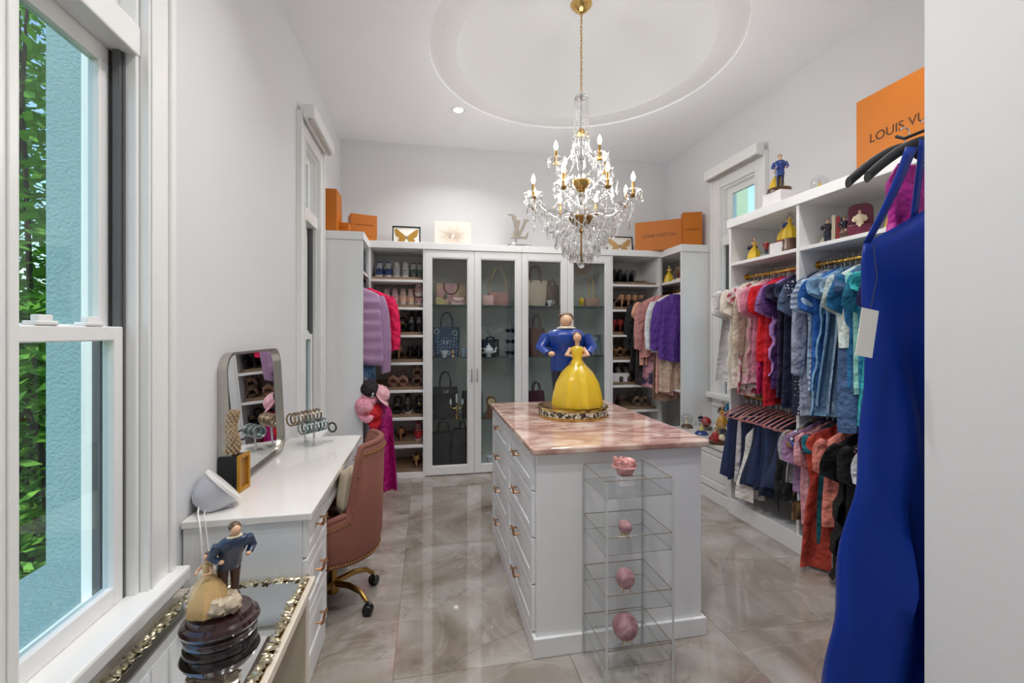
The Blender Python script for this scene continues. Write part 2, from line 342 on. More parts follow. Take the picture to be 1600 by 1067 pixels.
# ---------------------------------------------------------------- outside
GRASS = mat('lawn', (84, 112, 58), .9, var=.25, vs=6)
tag(M().box(-30, 30, -30, 40, -.4, -.3).build('ground', GRASS), kind='structure')
tag(M().box(-1.86, -1.12, 2.62, 2.9, -.3, 6).build('wall_outside', TEAL), kind='structure')
tag(M().box(-1.86, -1.12, 1.0, 2.7, -.3, .36).build('ledge_outside', TEAL, bevel=.02), kind='structure')
PALEG = mat('pale_green_stucco', (200, 212, 180), .9, var=.05, vs=3, bump=.5)
tag(M().box(3.3, 4.42, 5.55, 7.6, -.3, 6).build('wall_outside_pale', PALEG), kind='structure')
LEAF = mat('leaf_green', (128, 182, 62), .5, var=.5, vs=5); TWIG = mat('bark', (70, 58, 46), .9, var=.2)
def hedge(name, label, cat, x0, x1, y0, y1, z0, z1, nl, size, dens=1.0, mt=LEAF):
    t_ = thing(name, label, cat, ((x0 + x1) / 2, (y0 + y1) / 2, -.3)); b = M(); cx, cy = (x0 + x1) / 2, (y0 + y1) / 2
    for i in range(nl):
        u, v_, w_ = R.random(), R.random(), R.random() ** dens
        p = Vector((x0 + (x1 - x0) * u - cx, y0 + (y1 - y0) * v_ - cy, z0 + (z1 - z0) * w_ + .3)); s_ = size * R.uniform(.6, 1.3)
        a = R.uniform(0, 2 * PI); d = Vector((math.cos(a), math.sin(a), R.uniform(-.9, .5))).normalized(); q = d.cross(Vector((R.uniform(-1, 1), R.uniform(-1, 1), 1))).normalized()
        b.add([p - d * s_, p + q * s_ * .42, p + d * s_, p - q * s_ * .42], [(0, 1, 2, 3)])
    tag(b.build('foliage', mt, t_), kind='stuff')
    k = M()
    for i in range(7):
        xx, yy = R.uniform(x0, x1) - cx, R.uniform(y0, y1) - cy
        k.tube([(xx, yy, 0), (xx + R.uniform(-.1, .1), yy + R.uniform(-.1, .1), (z1 - z0) * .5), (xx + R.uniform(-.2, .2), yy + R.uniform(-.2, .2), z1)], [.03, .02, .008], 6)
    k.build('stem', TWIG, t_)
hedge('clipped_hedge', 'dense green hedge filling the view below the window rail', 'hedge', -3.3, -2.15, 2.75, 4.6, -.3, 1.75, 15000, .05)
hedge('slender_tree', 'loose leafy green tree above the hedge with sky between leaves', 'tree', -3.5, -2.3, 2.9, 4.7, 1.4, 3.9, 8000, .055, 1.25)
hedge('slender_tree', 'green tree standing outside the narrow window beside the vanity', 'tree', -2.6, -1.7, 5.6, 7.6, -.3, 3.9, 5000, .06)

# ---------------------------------------------------------------- cabinets
TOP = 2.44
def cunit(name, label, cat='cabinet', group=None): return thing(name, label, cat, (0, 0, 0), 0, group)
def rail(parent, x, y0, y1, z, r=.016):
    M().tube([(x, y0, z), (x, y1, z)], r, 14).build('hanging_rail', ROD, parent, smooth=True)
    for (a, b) in ((y0, y0 + .012), (y1 - .012, y1)): M().tube([(x, a, z), (x, b, z)], .026, 16).build('rail_flange', ROD, parent, smooth=True)

# left corner wardrobe
cl = cunit('corner_wardrobe', 'white open corner wardrobe holding puffer jackets beside the narrow window', 'wardrobe')
M().box(XL, -.586, 4.36, 4.385, 0, TOP - .075).build('side_panel', CAB, cl, bevel=.002)
M().box(XL, -.575, 4.345, 5.25, TOP - .075, TOP).build('cornice', CAB, cl, bevel=.003)
M().box(XL, XL + .015, 4.385, 5.25, .08, TOP - .075).build('back_panel', CABIN, cl)
M().box(XL, -.586, 5.225, 5.25, .08, TOP - .075).build('side_panel', CAB, cl)
M().box(-.611, -.586, 4.775, 5.225, .08, TOP - .075).build('return_panel', CAB, cl, bevel=.002)
M().box(XL + .015, -.59, 4.385, 5.225, 2.06, 2.09).build('shelf', CAB, cl, bevel=.002)
M().box(XL + .015, -.586, 4.385, 5.225, 0, .08).build('plinth', CAB, cl)
rail(cl, -.72, 4.385, 5.225, 1.99)
M().box(XL + .015, -.60, 4.385, 5.225, 1.02, 1.045).build('shelf', CAB, cl, bevel=.002)

def shoe_unit(label, x0, x1):
    u = cunit('shoe_cabinet', label)
    y0, y1 = 4.75, 5.25
    M().box(x0, x0 + .02, y0, y1, 0, TOP - .07).build('side_panel', CAB, u, bevel=.002); M().box(x1 - .02, x1, y0, y1, 0, TOP - .07).build('side_panel', CAB, u, bevel=.002)
    M().box(x0, x1, y0 - .015, y1, TOP - .07, TOP).build('cornice', CAB, u, bevel=.003)
    M().box(x0 + .02, x1 - .02, y1 - .015, y1, .05, TOP - .07).build('back_panel', CABIN, u)
    M().box(x0 + .02, x1 - .02, y0 + .005, y1 - .015, 0, .045).build('plinth', CAB, u)
    for k in range(1, 8):
        z = .045 + .2865 * k
        M().box(x0 + .02, x1 - .02, y0 + .003, y1 - .015, z - .024, z).build('shelf', CAB, u, bevel=.002)
    for k in range(8):
        z = .045 + .2865 * k
        M().box(x0 + .025, x1 - .03, y0 + .06, y0 + .075, z, z + .032).build('shoe_fence', FENCE, u, bevel=.002)
        M().prism([(y0 + .075, z + .002), (y0 + .075, z + .012), (y0 + .33, z + .085), (y0 + .34, z + .085), (y0 + .34, z + .002)], 'x', x0 + .025, x1 - .03).build('sloped_shoe_rest', FENCE, u)
    return u
shoe_unit('white shoe cabinet with sneakers and sandals behind the puffer jackets', -.585, -.02)
shoe_unit('white shoe cabinet with heels and pumps beside the purple blouse', 2.04, 2.645)

def glass_cab(label, x0, x1, handles):
    u = cunit('glass_door_cabinet', label, 'cabinet')
    y0, y1 = 4.775, 5.25
    M().box(x0, x0 + .02, y0, y1, 0, TOP - .07).build('side_panel', CAB, u); M().box(x1 - .02, x1, y0, y1, 0, TOP - .07).build('side_panel', CAB, u)
    M().box(x0, x1, y0 - .035, y1, TOP - .07, TOP).build('cornice', CAB, u, bevel=.003)
    M().box(x0 + .02, x1 - .02, y1 - .015, y1, .05, TOP - .07).build('back_panel', CABIN, u)
    M().box(x0 + .02, x1 - .02, y0, y1 - .015, .0, .05).build('plinth', CAB, u)
    M().box(x0 + .02, x1 - .02, y0, y1 - .015, TOP - .095, TOP - .07).build('top_panel', CAB, u)
    for z in (.57, 1.236, 1.80):
        s = M().box(x0 + .021, x1 - .021, y0 + .04, y1 - .016, z - .008, z).build('glass_shelf', SHGL, u)
        M().box(x0 + .021, x1 - .021, y0 + .036, y0 + .04, z - .009, z + .001).build('polished_edge', GEDGE, s)
    xm = (x0 + x1) / 2
    for k, (a, c) in enumerate(((x0 + .002, xm - .0015), (xm + .0015, x1 - .002))):
        d = M(); st, tp, bt = .062, .075, .085; ya, yb, za, zb = 4.75, 4.773, .012, TOP - .075
        d.box(a, a + st, ya, yb, za, zb); d.box(c - st, c, ya, yb, za, zb); d.box(a + st, c - st, ya, yb, za, za + bt); d.box(a + st, c - st, ya, yb, zb - tp, zb)
        o = d.build('door', CAB, u, bevel=.0025)
        i_ = M(); e = .012
        i_.box(a + st, a + st + e, ya + .005, yb, za + bt, zb - tp); i_.box(c - st - e, c - st, ya + .005, yb, za + bt, zb - tp); i_.box(a + st + e, c - st - e, ya + .005, yb, za + bt, za + bt + e); i_.box(a + st + e, c - st - e, ya + .005, yb, zb - tp - e, zb - tp)
        i_.build('bead', CAB, o, bevel=.003)
        M().box(a + st + e - .003, c - st - e + .003, ya + .012, ya + .015, za + bt + e - .003, zb - tp - e + .003).build('pane', CABGL, o)
        hx = (c - .028) if k == 0 else (a + .028)
        h = M(); h.tube([(hx, ya - .026, .98), (hx, ya - .03, 1.01), (hx, ya - .03, 1.09), (hx, ya - .026, 1.12)], .005, 8)
        h.tube([(hx, ya, 1.00), (hx, ya - .03, 1.00)], .006, 8); h.tube([(hx, ya, 1.10), (hx, ya - .03, 1.10)], .006, 8)
        h.build('handle', CHROME, o, smooth=True)
    return u
glass_cab('white glass door cabinet with denim tote and black bags', -.02, 1.01, 1)
glass_cab('white glass door cabinet behind the large statue on the island', 1.01, 2.04, 1)

# right corner wardrobe
cr = cunit('corner_wardrobe', 'white open corner wardrobe with purple and white blouses beside the window', 'wardrobe')
M().box(2.655, XR, 4.335, 4.36, 0, TOP - .075).build('side_panel', CAB, cr, bevel=.002)
M().box(2.645, XR, 4.32, 5.25, TOP - .075, TOP).build('cornice', CAB, cr, bevel=.003)
M().box(XR - .015, XR, 4.36, 5.25, .08, TOP - .075).build('back_panel', CABIN, cr)
M().box(2.655, XR, 5.225, 5.25, .08, TOP - .075).build('side_panel', CAB, cr)
M().box(2.655, 2.68, 4.775, 5.225, .08, TOP - .075).build('return_panel', CAB, cr, bevel=.002)
M().box(2.66, XR - .015, 4.36, 5.225, 2.045, 2.075).build('shelf', CAB, cr, bevel=.002)
M().box(2.66, XR - .015, 4.36, 5.225, .86, .885).build('shelf', CAB, cr, bevel=.002)
M().box(2.655, XR - .015, 4.36, 5.225, 0, .08).build('plinth', CAB, cr)
rail(cr, 2.79, 4.36, 5.225, 1.97)

# long open clothes unit on the right wall
OX0, OX1, OY0, OYM, OY1 = 2.48, 3.0, 1.86, 2.634, 3.34
ou = cunit('open_clothes_unit', 'long white open wardrobe with two bays of colourful clothes along the wall', 'wardrobe')
for (a, c) in ((OY0, OY0 + .025), (OYM - .0125, OYM + .0125), (OY1 - .025, OY1)): M().box(OX0, OX1, a, c, .0, TOP - .07).build('upright', CAB, ou, bevel=.002)
M().box(OX0 - .015, OX1, OY0 - .01, OY1 + .01, TOP - .07, TOP).build('cornice', CAB, ou, bevel=.004)
M().box(OX1 - .1, OX1 - .085, OY0, OY1, .1, TOP - .07).build('back_panel', CABIN, ou)
M().box(OX0 - .008, OX0 + .012, OY0, OY1 - .0, .0, .13).build('plinth', CAB, ou, bevel=.004)
for (a, c) in ((OY0 + .025, OYM - .0125), (OYM + .0125, OY1 - .025)):
    for z in (2.08, 1.10, .12): M().box(OX0 + .003, OX1 - .1, a, c, z - .025, z).build('shelf', CAB, ou, bevel=.002)
    for z in (1.965, .97): rail(ou, 2.63, a, c, z)

# low cabinet under the right window
lc = cunit('low_cabinet', 'low white cabinet with panelled door under the window, topped with snow globes')
M().box(2.52, XR - .006, 3.345, 4.33, .1, .48).build('body', CAB, lc, bevel=.002)
M().box(2.485, XR - .006, 3.345, 4.333, .48, .515).build('top', QTOP, lc, bevel=.004)
M().box(2.50, XR - .006, 3.345, 4.33, 0, .1).build('plinth', CAB, lc, bevel=.003)
def raised_panel(x, y0, y1, z0, z1, sgn, parent, name, t=.02, fr=.055):
    """drawer or door front in the plane x, proud towards sgn*x, with a raised panel"""
    def bx(m, a, b, c, d, e, f2): xa, xb = sorted((x + sgn * a, x + sgn * b)); m.box(xa, xb, c, d, e, f2)
    m = M(); fr = min(fr, (z1 - z0) * .28)
    bx(m, 0, t, y0, y0 + fr, z0, z1); bx(m, 0, t, y1 - fr, y1, z0, z1); bx(m, 0, t, y0 + fr, y1 - fr, z0, z0 + fr); bx(m, 0, t, y0 + fr, y1 - fr, z1 - fr, z1)
    o = m.build(name, CAB, parent, bevel=.0035)
    p = M(); a, c, d, e = y0 + fr, y1 - fr, z0 + fr, z1 - fr; k = min(.025, (z1 - z0) * .12)
    xa, xb = x + sgn * t * .35, x + sgn * t * .85
    p.loft([[(xa, a, d), (xa, c, d), (xa, c, e), (xa, a, e)], [(xb, a + k, d + k), (xb, c - k, d + k), (xb, c - k, e - k), (xb, a + k, e - k)]])
    p.build('raised_panel', CAB, o); return o
for (a, c) in ((3.36, 3.83), (3.84, 4.32)): raised_panel(2.52, a, c, .12, .47, -1, lc, 'door')
lc2 = None

# twig handles
tw = M()
tw.tube([(0, -.052, .004), (-.004, -.03, -.002), (0, 0, .003), (.003, .03, -.002), (0, .052, .003)], [.003, .005, .006, .005, .003], 7)
tw.tube([(.0, -.03, 0), (.022, -.032, 0)], .004, 6); tw.tube([(.0, .03, 0), (.022, .032, 0)], .004, 6)
tw.tube([(0, -.035, 0), (-.006, -.05, .012)], [.004, .0015], 6); tw.tube([(0, .035, 0), (-.006, .05, -.012)], [.004, .0015], 6); tw.tube([(0, .01, 0), (-.008, .02, .014)], [.004, .0015], 6)
TWM = tw.mesh('handle', smooth=True); RGOLD = mat('rose_gold_handle', (196, 150, 112), .25, 1, var=.08)
def handle(parent, x, y, z, sgn): put('handle', TWM, RGOLD, parent, (x + sgn * .0264, y, z), scale=(sgn * -1.2, 1.25, 1.3))

# ---------------------------------------------------------------- island
isl = cunit('dresser_island', 'white drawer island standing in the middle of the marble floor', 'island')
IX0, IX1, IY0, IY1, IZ = .50, 1.345, 2.02, 3.33, .938
M().box(IX0, IX1, IY0 + .02, IY1, .0, IZ).build('body', CAB, isl)
M().box(IX0 - .0, IX1 + .0, IY0, IY0 + .02, .0, IZ).build('end_panel', CAB, isl, bevel=.002)
bb = M(); bb.box(IX0 - .018, IX1 + .018, IY0 - .018, IY0, 0, .09); bb.box(IX0 - .018, IX0, IY0, IY1, 0, .09); bb.box(IX1, IX1 + .018, IY0, IY1, 0, .09)
bb.build('base_moulding', CAB, isl, bevel=.004)
rows = [(.10, .313), (.321, .533), (.541, .753), (.761, .93)]
for (x, sg) in ((IX0, -1), (IX1, 1)):
    for (a, c) in ((2.045, 2.68), (2.69, 3.32)):
        for (z0, z1) in rows:
            d = raised_panel(x, a, c, z0, z1, sg, isl, 'drawer', .018, .045)
            handle(d, x + sg * .018, (a + c) / 2, (z0 + z1) / 2 + .01, sg)
rp = [(IX0 - .03, IY0 - .035), (IX1 + .035, IY0 - .035), (IX1 + .035, IY1 + .03), (IX0 - .03, IY1 + .03)]
def rrect(x0, x1, y0, y1, r, n=6):
    out_ = []
    for cx, cy, a0 in ((x1 - r, y1 - r, 0), (x0 + r, y1 - r, 90), (x0 + r, y0 + r, 180), (x1 - r, y0 + r, 270)):
        for i in range(n + 1): a = math.radians(a0 + 90 * i / n); out_.append((cx + r * math.cos(a), cy + r * math.sin(a)))
    return out_
tag(M().prism(rrect(IX0 - .03, IX1 + .035, IY0 - .035, IY1 + .03, .03), 'z', IZ, .97).build('marble_countertop', ROSE, bevel=.008), 'pink rose marble countertop on the white island', 'countertop')

# ---------------------------------------------------------------- vanity
va = cunit('vanity_desk', 'white vanity desk with drawers and kneehole against the window wall', 'desk')
VX0, VX1, VY0, VY1, VZ = XL + .006, -.485, 1.965, 3.36, .735
M().box(VX0, VX1 - .018, VY0, 2.345, .09, VZ).build('drawer_pedestal', CAB, va, bevel=.002)
M().box(VX0, VX1 - .018, 2.985, VY1, .09, VZ).build('drawer_pedestal', CAB, va, bevel=.002)
M().box(VX0, VX1 - .006, VY0, 2.345, 0, .09).build('plinth', CAB, va, bevel=.003); M().box(VX0, VX1 - .006, 2.985, VY1, 0, .09).build('plinth', CAB, va, bevel=.003)
M().box(VX0, VX0 + .02, 2.345, 2.985, .09, VZ).build('modesty_panel', CAB, va)
for (a, c) in ((VY0 + .004, 2.343), (2.987, VY1 - .004)):
    for (z0, z1) in ((.10, .325), (.335, .565), (.575, .73)):
        d = raised_panel(VX1 - .018, a, c, z0, z1, 1, va, 'drawer', .018, .04); handle(d, VX1, (a + c) / 2, (z0 + z1) / 2, 1)
M().box(VX0 + .02, VX1 - .018, 2.345, 2.985, .61, VZ).build('apron', CAB, va)
d = raised_panel(VX1 - .018, 2.35, 2.98, .615, .73, 1, va, 'drawer', .018, .03); handle(d, VX1, 2.665, .67, 1)
tag(M().box(VX0, -.462, 1.948, 3.375, VZ, .765).build('vanity_countertop', QTOP, bevel=.004), 'white quartz countertop of the vanity desk', 'countertop')
# lower bench in front of the window
CREAM = mat('cream_bench_edge', (226, 216, 200), .35, var=.04, vs=5); TAN = mat('tan_bench_panel', (196, 180, 160), .5, var=.05)
be = cunit('low_console', 'cream low console below the window carrying the mirrored tray', 'console table')
M().box(XL + .006, -.445, .75, 1.945, .475, .51).build('top', CREAM, be, bevel=.004)
M().box(XL + .006, -.47, 1.90, 1.94, 0, .475).build('end_panel', CREAM, be, bevel=.003); M().box(XL + .006, -.47, .755, .795, 0, .475).build('end_panel', CREAM, be, bevel=.003)
M().box(XL + .006, XL + .02, .795, 1.90, .05, .475).build('back_panel', TAN, be)
M().box(XL + .02, -.50, .795, 1.90, .40, .475).build('apron', TAN, be, bevel=.003)

# ---------------------------------------------------------------- swivel chair
ROSEV = mat('dusty_rose_velvet', (130, 80, 68), .75, var=.12, vs=5, sheen=.5, bump=.1, bs=200)
ch = thing('swivel_chair', 'dusty rose velvet swivel chair with gold nailheads tucked into the vanity', 'chair', (-.512, 2.63, 0))
def zr(a):
    k = max(0, min(1, (1.10 - abs(a)) / .30)); k = k * k * (3 - 2 * k); return .515 + .045 * max(0, min(1, (1.9 - abs(a)) / .7)) + .335 * k + .012 * math.cos(a)
rings = []; NA = 40; Aout = []; rim = []
for i in range(NA + 1):
    a = -1.9 + 3.8 * i / NA; z1 = zr(a); ca, sa = math.cos(a), math.sin(a)
    lean = lambda z: 1 + .05 * (z - .35) / .58
    ro, ri = .262, .215
    col = []
    for (r_, z) in ((ro * .93, .305), (ro * lean(.40), .40), (ro * lean(.55), min(.55, .36 + (z1 - .36) * .4)), (ro * lean(z1), z1 - .012), ((ro + ri) / 2 * lean(z1) + .006, z1 + .012), (ri * lean(z1), z1 - .012), (ri * lean(.5), .36 + (z1 - .36) * .4), (ri * .95, .305)):
        ex = .02 if z > .5 else 0
        col.append((r_ * ca, r_ * sa * 1.04, z))
    rings.append(col)
M().loft(rings).build('shell', ROSEV, ch, smooth=1.2)
rimp = [(((.245) * (1 + .05 * (zr(a) - .35) / .58)) * math.cos(a), .245 * (1 + .05 * (zr(a) - .35) / .58) * 1.04 * math.sin(a), zr(a) + .002) for a in [-1.9 + 3.8 * i / 60 for i in range(61)]]
M().tube(rimp, .017, 10).build('rolled_rim', ROSEV, ch, smooth=True)
M().lathe([(.05, .29), (.235, .30), (.25, .33), (.245, .40), (.225, .455), (.17, .475), (.01, .48)], (-.01, 0, 0), 32).build('seat_cushion', ROSEV, ch, smooth=True)
nb = M()
def stud(p): nb.ball(p, .0055, 6, 4)
for i in range(70):
    a = -1.9 + 3.8 * i / 69; z = zr(a); k = .266 * (1 + .05 * (z - .35) / .58)
    stud((k * math.cos(a), k * 1.04 * math.sin(a), z - .035)); stud((.252 * math.cos(a), .252 * 1.04 * math.sin(a), .325))
tag(nb.build('nailhead_trim', GOLD, ch, smooth=True), kind='stuff')
M().lathe([(.03, .06), (.034, .075), (.034, .12), (.022, .13), (.022, .28), (.07, .285), (.07, .30)], n=16).build('gas_column', BRASS, ch, smooth=True)
for k in range(5):
    a = -.62 + 2 * PI * k / 5; c_, s_ = math.cos(a), math.sin(a)
    M().tube([(.02 * c_, .02 * s_, .115), (.12 * c_, .12 * s_, .125), (.2 * c_, .2 * s_, .11), (.245 * c_, .245 * s_, .07)], [.018, .016, .013, .011], 10).build('base_arm', BRASS, ch, smooth=True)
    w_ = M(); n0 = 0
    for q in (-.014, .014): w_.lathe([(.001, -.009), (.024, -.009), (.028, -.004), (.028, .004), (.024, .009), (.001, .009)], (0, 0, q), 16)
    w_.tube([(0, .0, -.005), (0, 0, .005)], .02, 10); w_.tx(T(.25 * c_, .25 * s_, .029) @ RZ(a + .5) @ RX(PI / 2)); w_.tube([(.245 * c_, .245 * s_, .03), (.245 * c_, .245 * s_, .075)], .008, 8)
    w_.build('caster', BLACK, ch, smooth=True)
# cushion on the chair
CUSH = mat('cream_damask', (214, 202, 178), .8, var=.1, vs=20, bump=.2)
def pillow(w_, h_, t_):
    b = M(); n_ = 10; top = []; bot = []
    for i in range(n_ + 1):
        ra = []; rb = []
        for j in range(n_ + 1):
            u, v_ = i / n_ * 2 - 1, j / n_ * 2 - 1; k = ((1 - u ** 4) * (1 - v_ ** 4)) ** .5 * t_; s1 = 1 - .06 * (1 - abs(u)) * 0 - .08 * (1 - v_ * v_) * 0
            ra.append((u * w_ * (1 - .07 * (1 - v_ * v_)), k, v_ * h_ * (1 - .07 * (1 - u * u)))); rb.append((u * w_ * (1 - .07 * (1 - v_ * v_)), -k, v_ * h_ * (1 - .07 * (1 - u * u))))
        top.append(ra); bot.append(rb)
    b.sheet(top); b.sheet(bot); return b
pl = pillow(.17, .13, .05).build('throw_pillow', CUSH, None, smooth=True); pl.location = (-.44, 2.66, .62); pl.rotation_euler = (.12, .25, PI / 2 + .1)
tag(pl, 'cream throw pillow leaning in the rose velvet chair', 'pillow')

# ---------------------------------------------------------------- acrylic display tower
ac = thing('acrylic_display_tower', 'clear acrylic four tier display stand against the end of the island', 'display stand', (.867, 1.858, 0))
hx, hy = .148, .128
for sx in (-1, 1):
    for sy in (-1, 1):
        M().box(sx * hx - .004, sx * hx + .004, sy * hy - .011, sy * hy + .011, 0, .885).build('post', ACR, ac)
        M().box(sx * hx - .0045, sx * hx + .0045, sy * (hy + .0105) - .0008, sy * (hy + .0105) + .0008, 0, .885).build('post_edge', mat('acrylic_post_edge', (205, 206, 206), .15, var=.1), ac)
TRAYZ = (.823, .59, .352, .125)
for z in TRAYZ:
    M().box(-hx, hx, -hy, hy, z - .006, z).build('tray_floor', ACR, ac)
    for sx in (-1, 1): M().box(sx * hx - .003, sx * hx + .003, -hy, hy, z, z + .068).build('tray_side', ACR, ac)
    for sy in (-1, 1): M().box(-hx, hx, sy * hy - .003, sy * hy + .003, z, z + .068).build('tray_side', ACR, ac)
    e = M()
    for (zz, r_) in ((z + .068, .0021), (z - .003, .0013)): e.tube([(-hx, -hy, zz), (hx, -hy, zz), (hx, hy, zz), (-hx, hy, zz)], r_, 5, True)
    e.build('tray_rim', ACE, ac)
def jitter_rock(b, c, r, seed):
    q = random.Random(seed); n0 = len(b.v); b.ball(c, r, 11, 8)
    for i in range(n0, len(b.v)):
        v_ = Vector(b.v[i]) - Vector(c); b.v[i] = tuple(Vector(c) + v_ * q.uniform(.78, 1.15))
WHITEB = mat('white_block', (238, 234, 240), .35, var=.02)
tag(M().box(-.031, .031, -.031, .031, 0, .045).build('white_riser_block', WHITEB, None, bevel=.002, loc=(.868, 1.87, .8235)), 'small white block under the raw pink crystal', 'riser')
b = M(); jitter_rock(b, (0, 0, .036), (.054, .048, .038), 3)
for i in range(24):
    a = R.uniform(0, 2 * PI); e = R.uniform(-.3, 1); p = Vector((.044 * math.cos(a), .04 * math.sin(a), .04 + .028 * e)); b.prism([(p.x + .01 * math.cos(t_), p.y + .01 * math.sin(t_)) for t_ in (0, 1.2, 2.5, 3.6, 5)], 'z', p.z - .01, p.z + R.uniform(.004, .014))
PINKQ = mat('raw_rose_quartz', (238, 168, 164), .25, var=.25, vs=30, trans=.25)
tag(b.build('raw_crystal', PINKQ, None, loc=(.868, 1.87, .8695)), 'chunk of raw pink crystal on a white block in the top tray', 'crystal')
for (z, r_, lb) in ((.59, .031, 'smallest polished rose quartz sphere on a gold stand, second tray'), (.352, .043, 'medium rose quartz sphere on a gold stand, third tray'), (.125, .057, 'largest rose quartz sphere on a gold stand, bottom tray')):
    s_ = M(); s_.tube([(r_ * .45 * math.cos(a), r_ * .45 * math.sin(a), .02) for a in [2 * PI * i / 16 for i in range(16)]], .0028, 6, True)
    for k in range(4):
        a = PI / 4 + PI / 2 * k; c_, q_ = math.cos(a), math.sin(a)
        s_.tube([(r_ * .42 * c_, r_ * .42 * q_, .022), (r_ * .55 * c_, r_ * .55 * q_, .016), (r_ * .5 * c_, r_ * .5 * q_, .008), (r_ * .62 * c_, r_ * .62 * q_, .0025)], .0025, 6)
    so_ = s_.build('sphere_stand', GOLD, None, smooth=True, loc=(.867, 1.865, z))
    tag(so_, 'little gold claw stand under the ' + lb.split(' on ')[0], 'stand')
    o = M().ball((0, 0, 0), r_, 28, 18).build('quartz_sphere', SPH, None, smooth=True, loc=(.867, 1.865, z + .02 + r_ * .88)); tag(o, lb, 'sphere')

# ---------------------------------------------------------------- chandelier
def crystal_mat():
    m = bpy.data.materials.new('cut_crystal'); m.use_nodes = True; t = m.node_tree; t.nodes.clear(); L = t.links
    o = t.nodes.new('ShaderNodeOutputMaterial'); g = t.nodes.new('ShaderNodeBsdfGlass'); g.inputs['IOR'].default_value = 1.5; g.inputs['Roughness'].default_value = .02
    tr = t.nodes.new('ShaderNodeBsdfTransparent'); mx = t.nodes.new('ShaderNodeMixShader'); nz = t.nodes.new('ShaderNodeTexNoise'); nz.inputs['Scale'].default_value = 300
    r = ramp(t, [(.3, (205, 205, 205)), (.7, (240, 240, 240))]); L.new(nz.outputs[0], r.inputs[0]); L.new(r.outputs[0], mx.inputs[0]); L.new(tr.outputs[0], mx.inputs[1]); L.new(g.outputs[0], mx.inputs[2]); L.new(mx.outputs[0], o.inputs[0])
    return m
CRY = crystal_mat()
BULB = mat('bulb_glow', (255, 250, 238), .4, emit=(255, 244, 222), es=14)
CHX, CHY = 1.20, 3.38
chd = thing('crystal_chandelier', 'two tier crystal chandelier with gold arms and lit candle bulbs', 'chandelier', (CHX, CHY, 2.0))
Z0 = 2.0
def zz(z): return z - Z0
M().lathe([(.001, zz(4.03)), (.03, zz(4.035)), (.06, zz(4.06)), (.085, zz(4.09)), (.09, zz(4.11)), (.001, zz(4.11))], n=20).build('canopy', GOLD, chd, smooth=True)
LKV = M().tube([(.009 * math.cos(a), 0, .017 * math.sin(a)) for a in [2 * PI * i / 12 for i in range(12)]], .0026, 6, True).mesh('chain_link', smooth=True)
z = 4.03; k = 0
while z > 3.40:
    put('chain_link', LKV, GOLD, chd, (0, 0, zz(z - .014)), rz=(k % 2) * PI / 2); z -= .0275; k += 1
M().tube([(.006 * math.sin(i), .006 * math.cos(i * 1.3), zz(4.04 - i * .03)) for i in range(22)], .0022, 5).build('cord', GOLD, chd)
# stem: crystal column, gold cups
M().lathe([(.012, 1.36), (.05, 1.365), (.058, 1.35), (.03, 1.335), (.012, 1.33)], n=16).build('top_bobeche', CRY, chd, smooth=True)
M().tube([(0, 0, .5), (0, 0, 1.4)], .008, 8).build('stem_rod', CHROME, chd, smooth=True)
M().lathe([(.012, .88), (.03, .87), (.036, .82), (.02, .78), (.03, .74), (.042, .70), (.022, .66), (.014, .65)], n=14).build('glass_baluster', CRY, chd, smooth=True)
M().lathe([(.014, .60), (.04, .58), (.03, .54), (.018, .52), (.04, .47), (.034, .42), (.014, .40)], n=14).build('glass_baluster', CRY, chd, smooth=True)
M().lathe([(.01, 1.12), (.022, 1.11), (.03, 1.085), (.02, 1.06), (.01, 1.05)], n=14).build('stem_cup', GOLD, chd, smooth=True)
M().lathe([(.01, .66), (.05, .69), (.075, .70), (.07, .68), (.03, .62), (.01, .61)], n=18).build('stem_cup', GOLD, chd, smooth=True)
M().lathe([(.008, .285), (.018, .30), (.012, .33), (.03, .345), (.07, .365), (.10, .40), (.10, .412), (.03, .40), (.008, .40)], n=20).build('receiver_bowl', BRASS, chd, smooth=True)
# crystals
dr = M(); dr.loft([[(.0015 * math.cos(a), .0015 * math.sin(a) * .6, 0) for a in [2 * PI * i / 6 for i in range(6)]], [(.011 * math.cos(a), .011 * math.sin(a) * .6, -.035) for a in [2 * PI * i / 6 for i in range(6)]], [(.0115 * math.cos(a), .0115 * math.sin(a) * .6, -.045) for a in [2 * PI * i / 6 for i in range(6)]], [(.001 * math.cos(a), .001 * math.sin(a), -.062) for a in [2 * PI * i / 6 for i in range(6)]]])
dr.ball((0, 0, .008), .006, 6, 4); DROP = dr.mesh('crystal_drop')
oc = M(); oc.loft([[(.001 * math.cos(a), .001 * math.sin(a), .009) for a in [2 * PI * i / 6 for i in range(6)]], [(.008 * math.cos(a), .008 * math.sin(a), 0) for a in [2 * PI * i / 6 for i in range(6)]], [(.001 * math.cos(a), .001 * math.sin(a), -.009) for a in [2 * PI * i / 6 for i in range(6)]]])
def drop(x, y, z, s=1.): put('crystal_drop', DROP, CRY, chd, (x, y, z), rz=R.uniform(0, PI), scale=s)
def beads(p, q, sag, n_, r_=.0078):
    b = M(); P, Q = Vector(p), Vector(q)
    for i in range(n_):
        t_ = (i + .5) / n_; c_ = P.lerp(Q, t_); c_.z -= sag * 4 * t_ * (1 - t_); s0 = len(b.v)
        b.v += [(c_.x + v_[0] * r_ / .008, c_.y + v_[1] * r_ / .008, c_.z + v_[2] * r_ / .008) for v_ in oc.v]; b.f += [tuple(i_ + s0 for i_ in q_) for q_ in oc.f]
    return tag(b.build('bead_strand', CRY, chd), kind='stuff')
CUPM = None
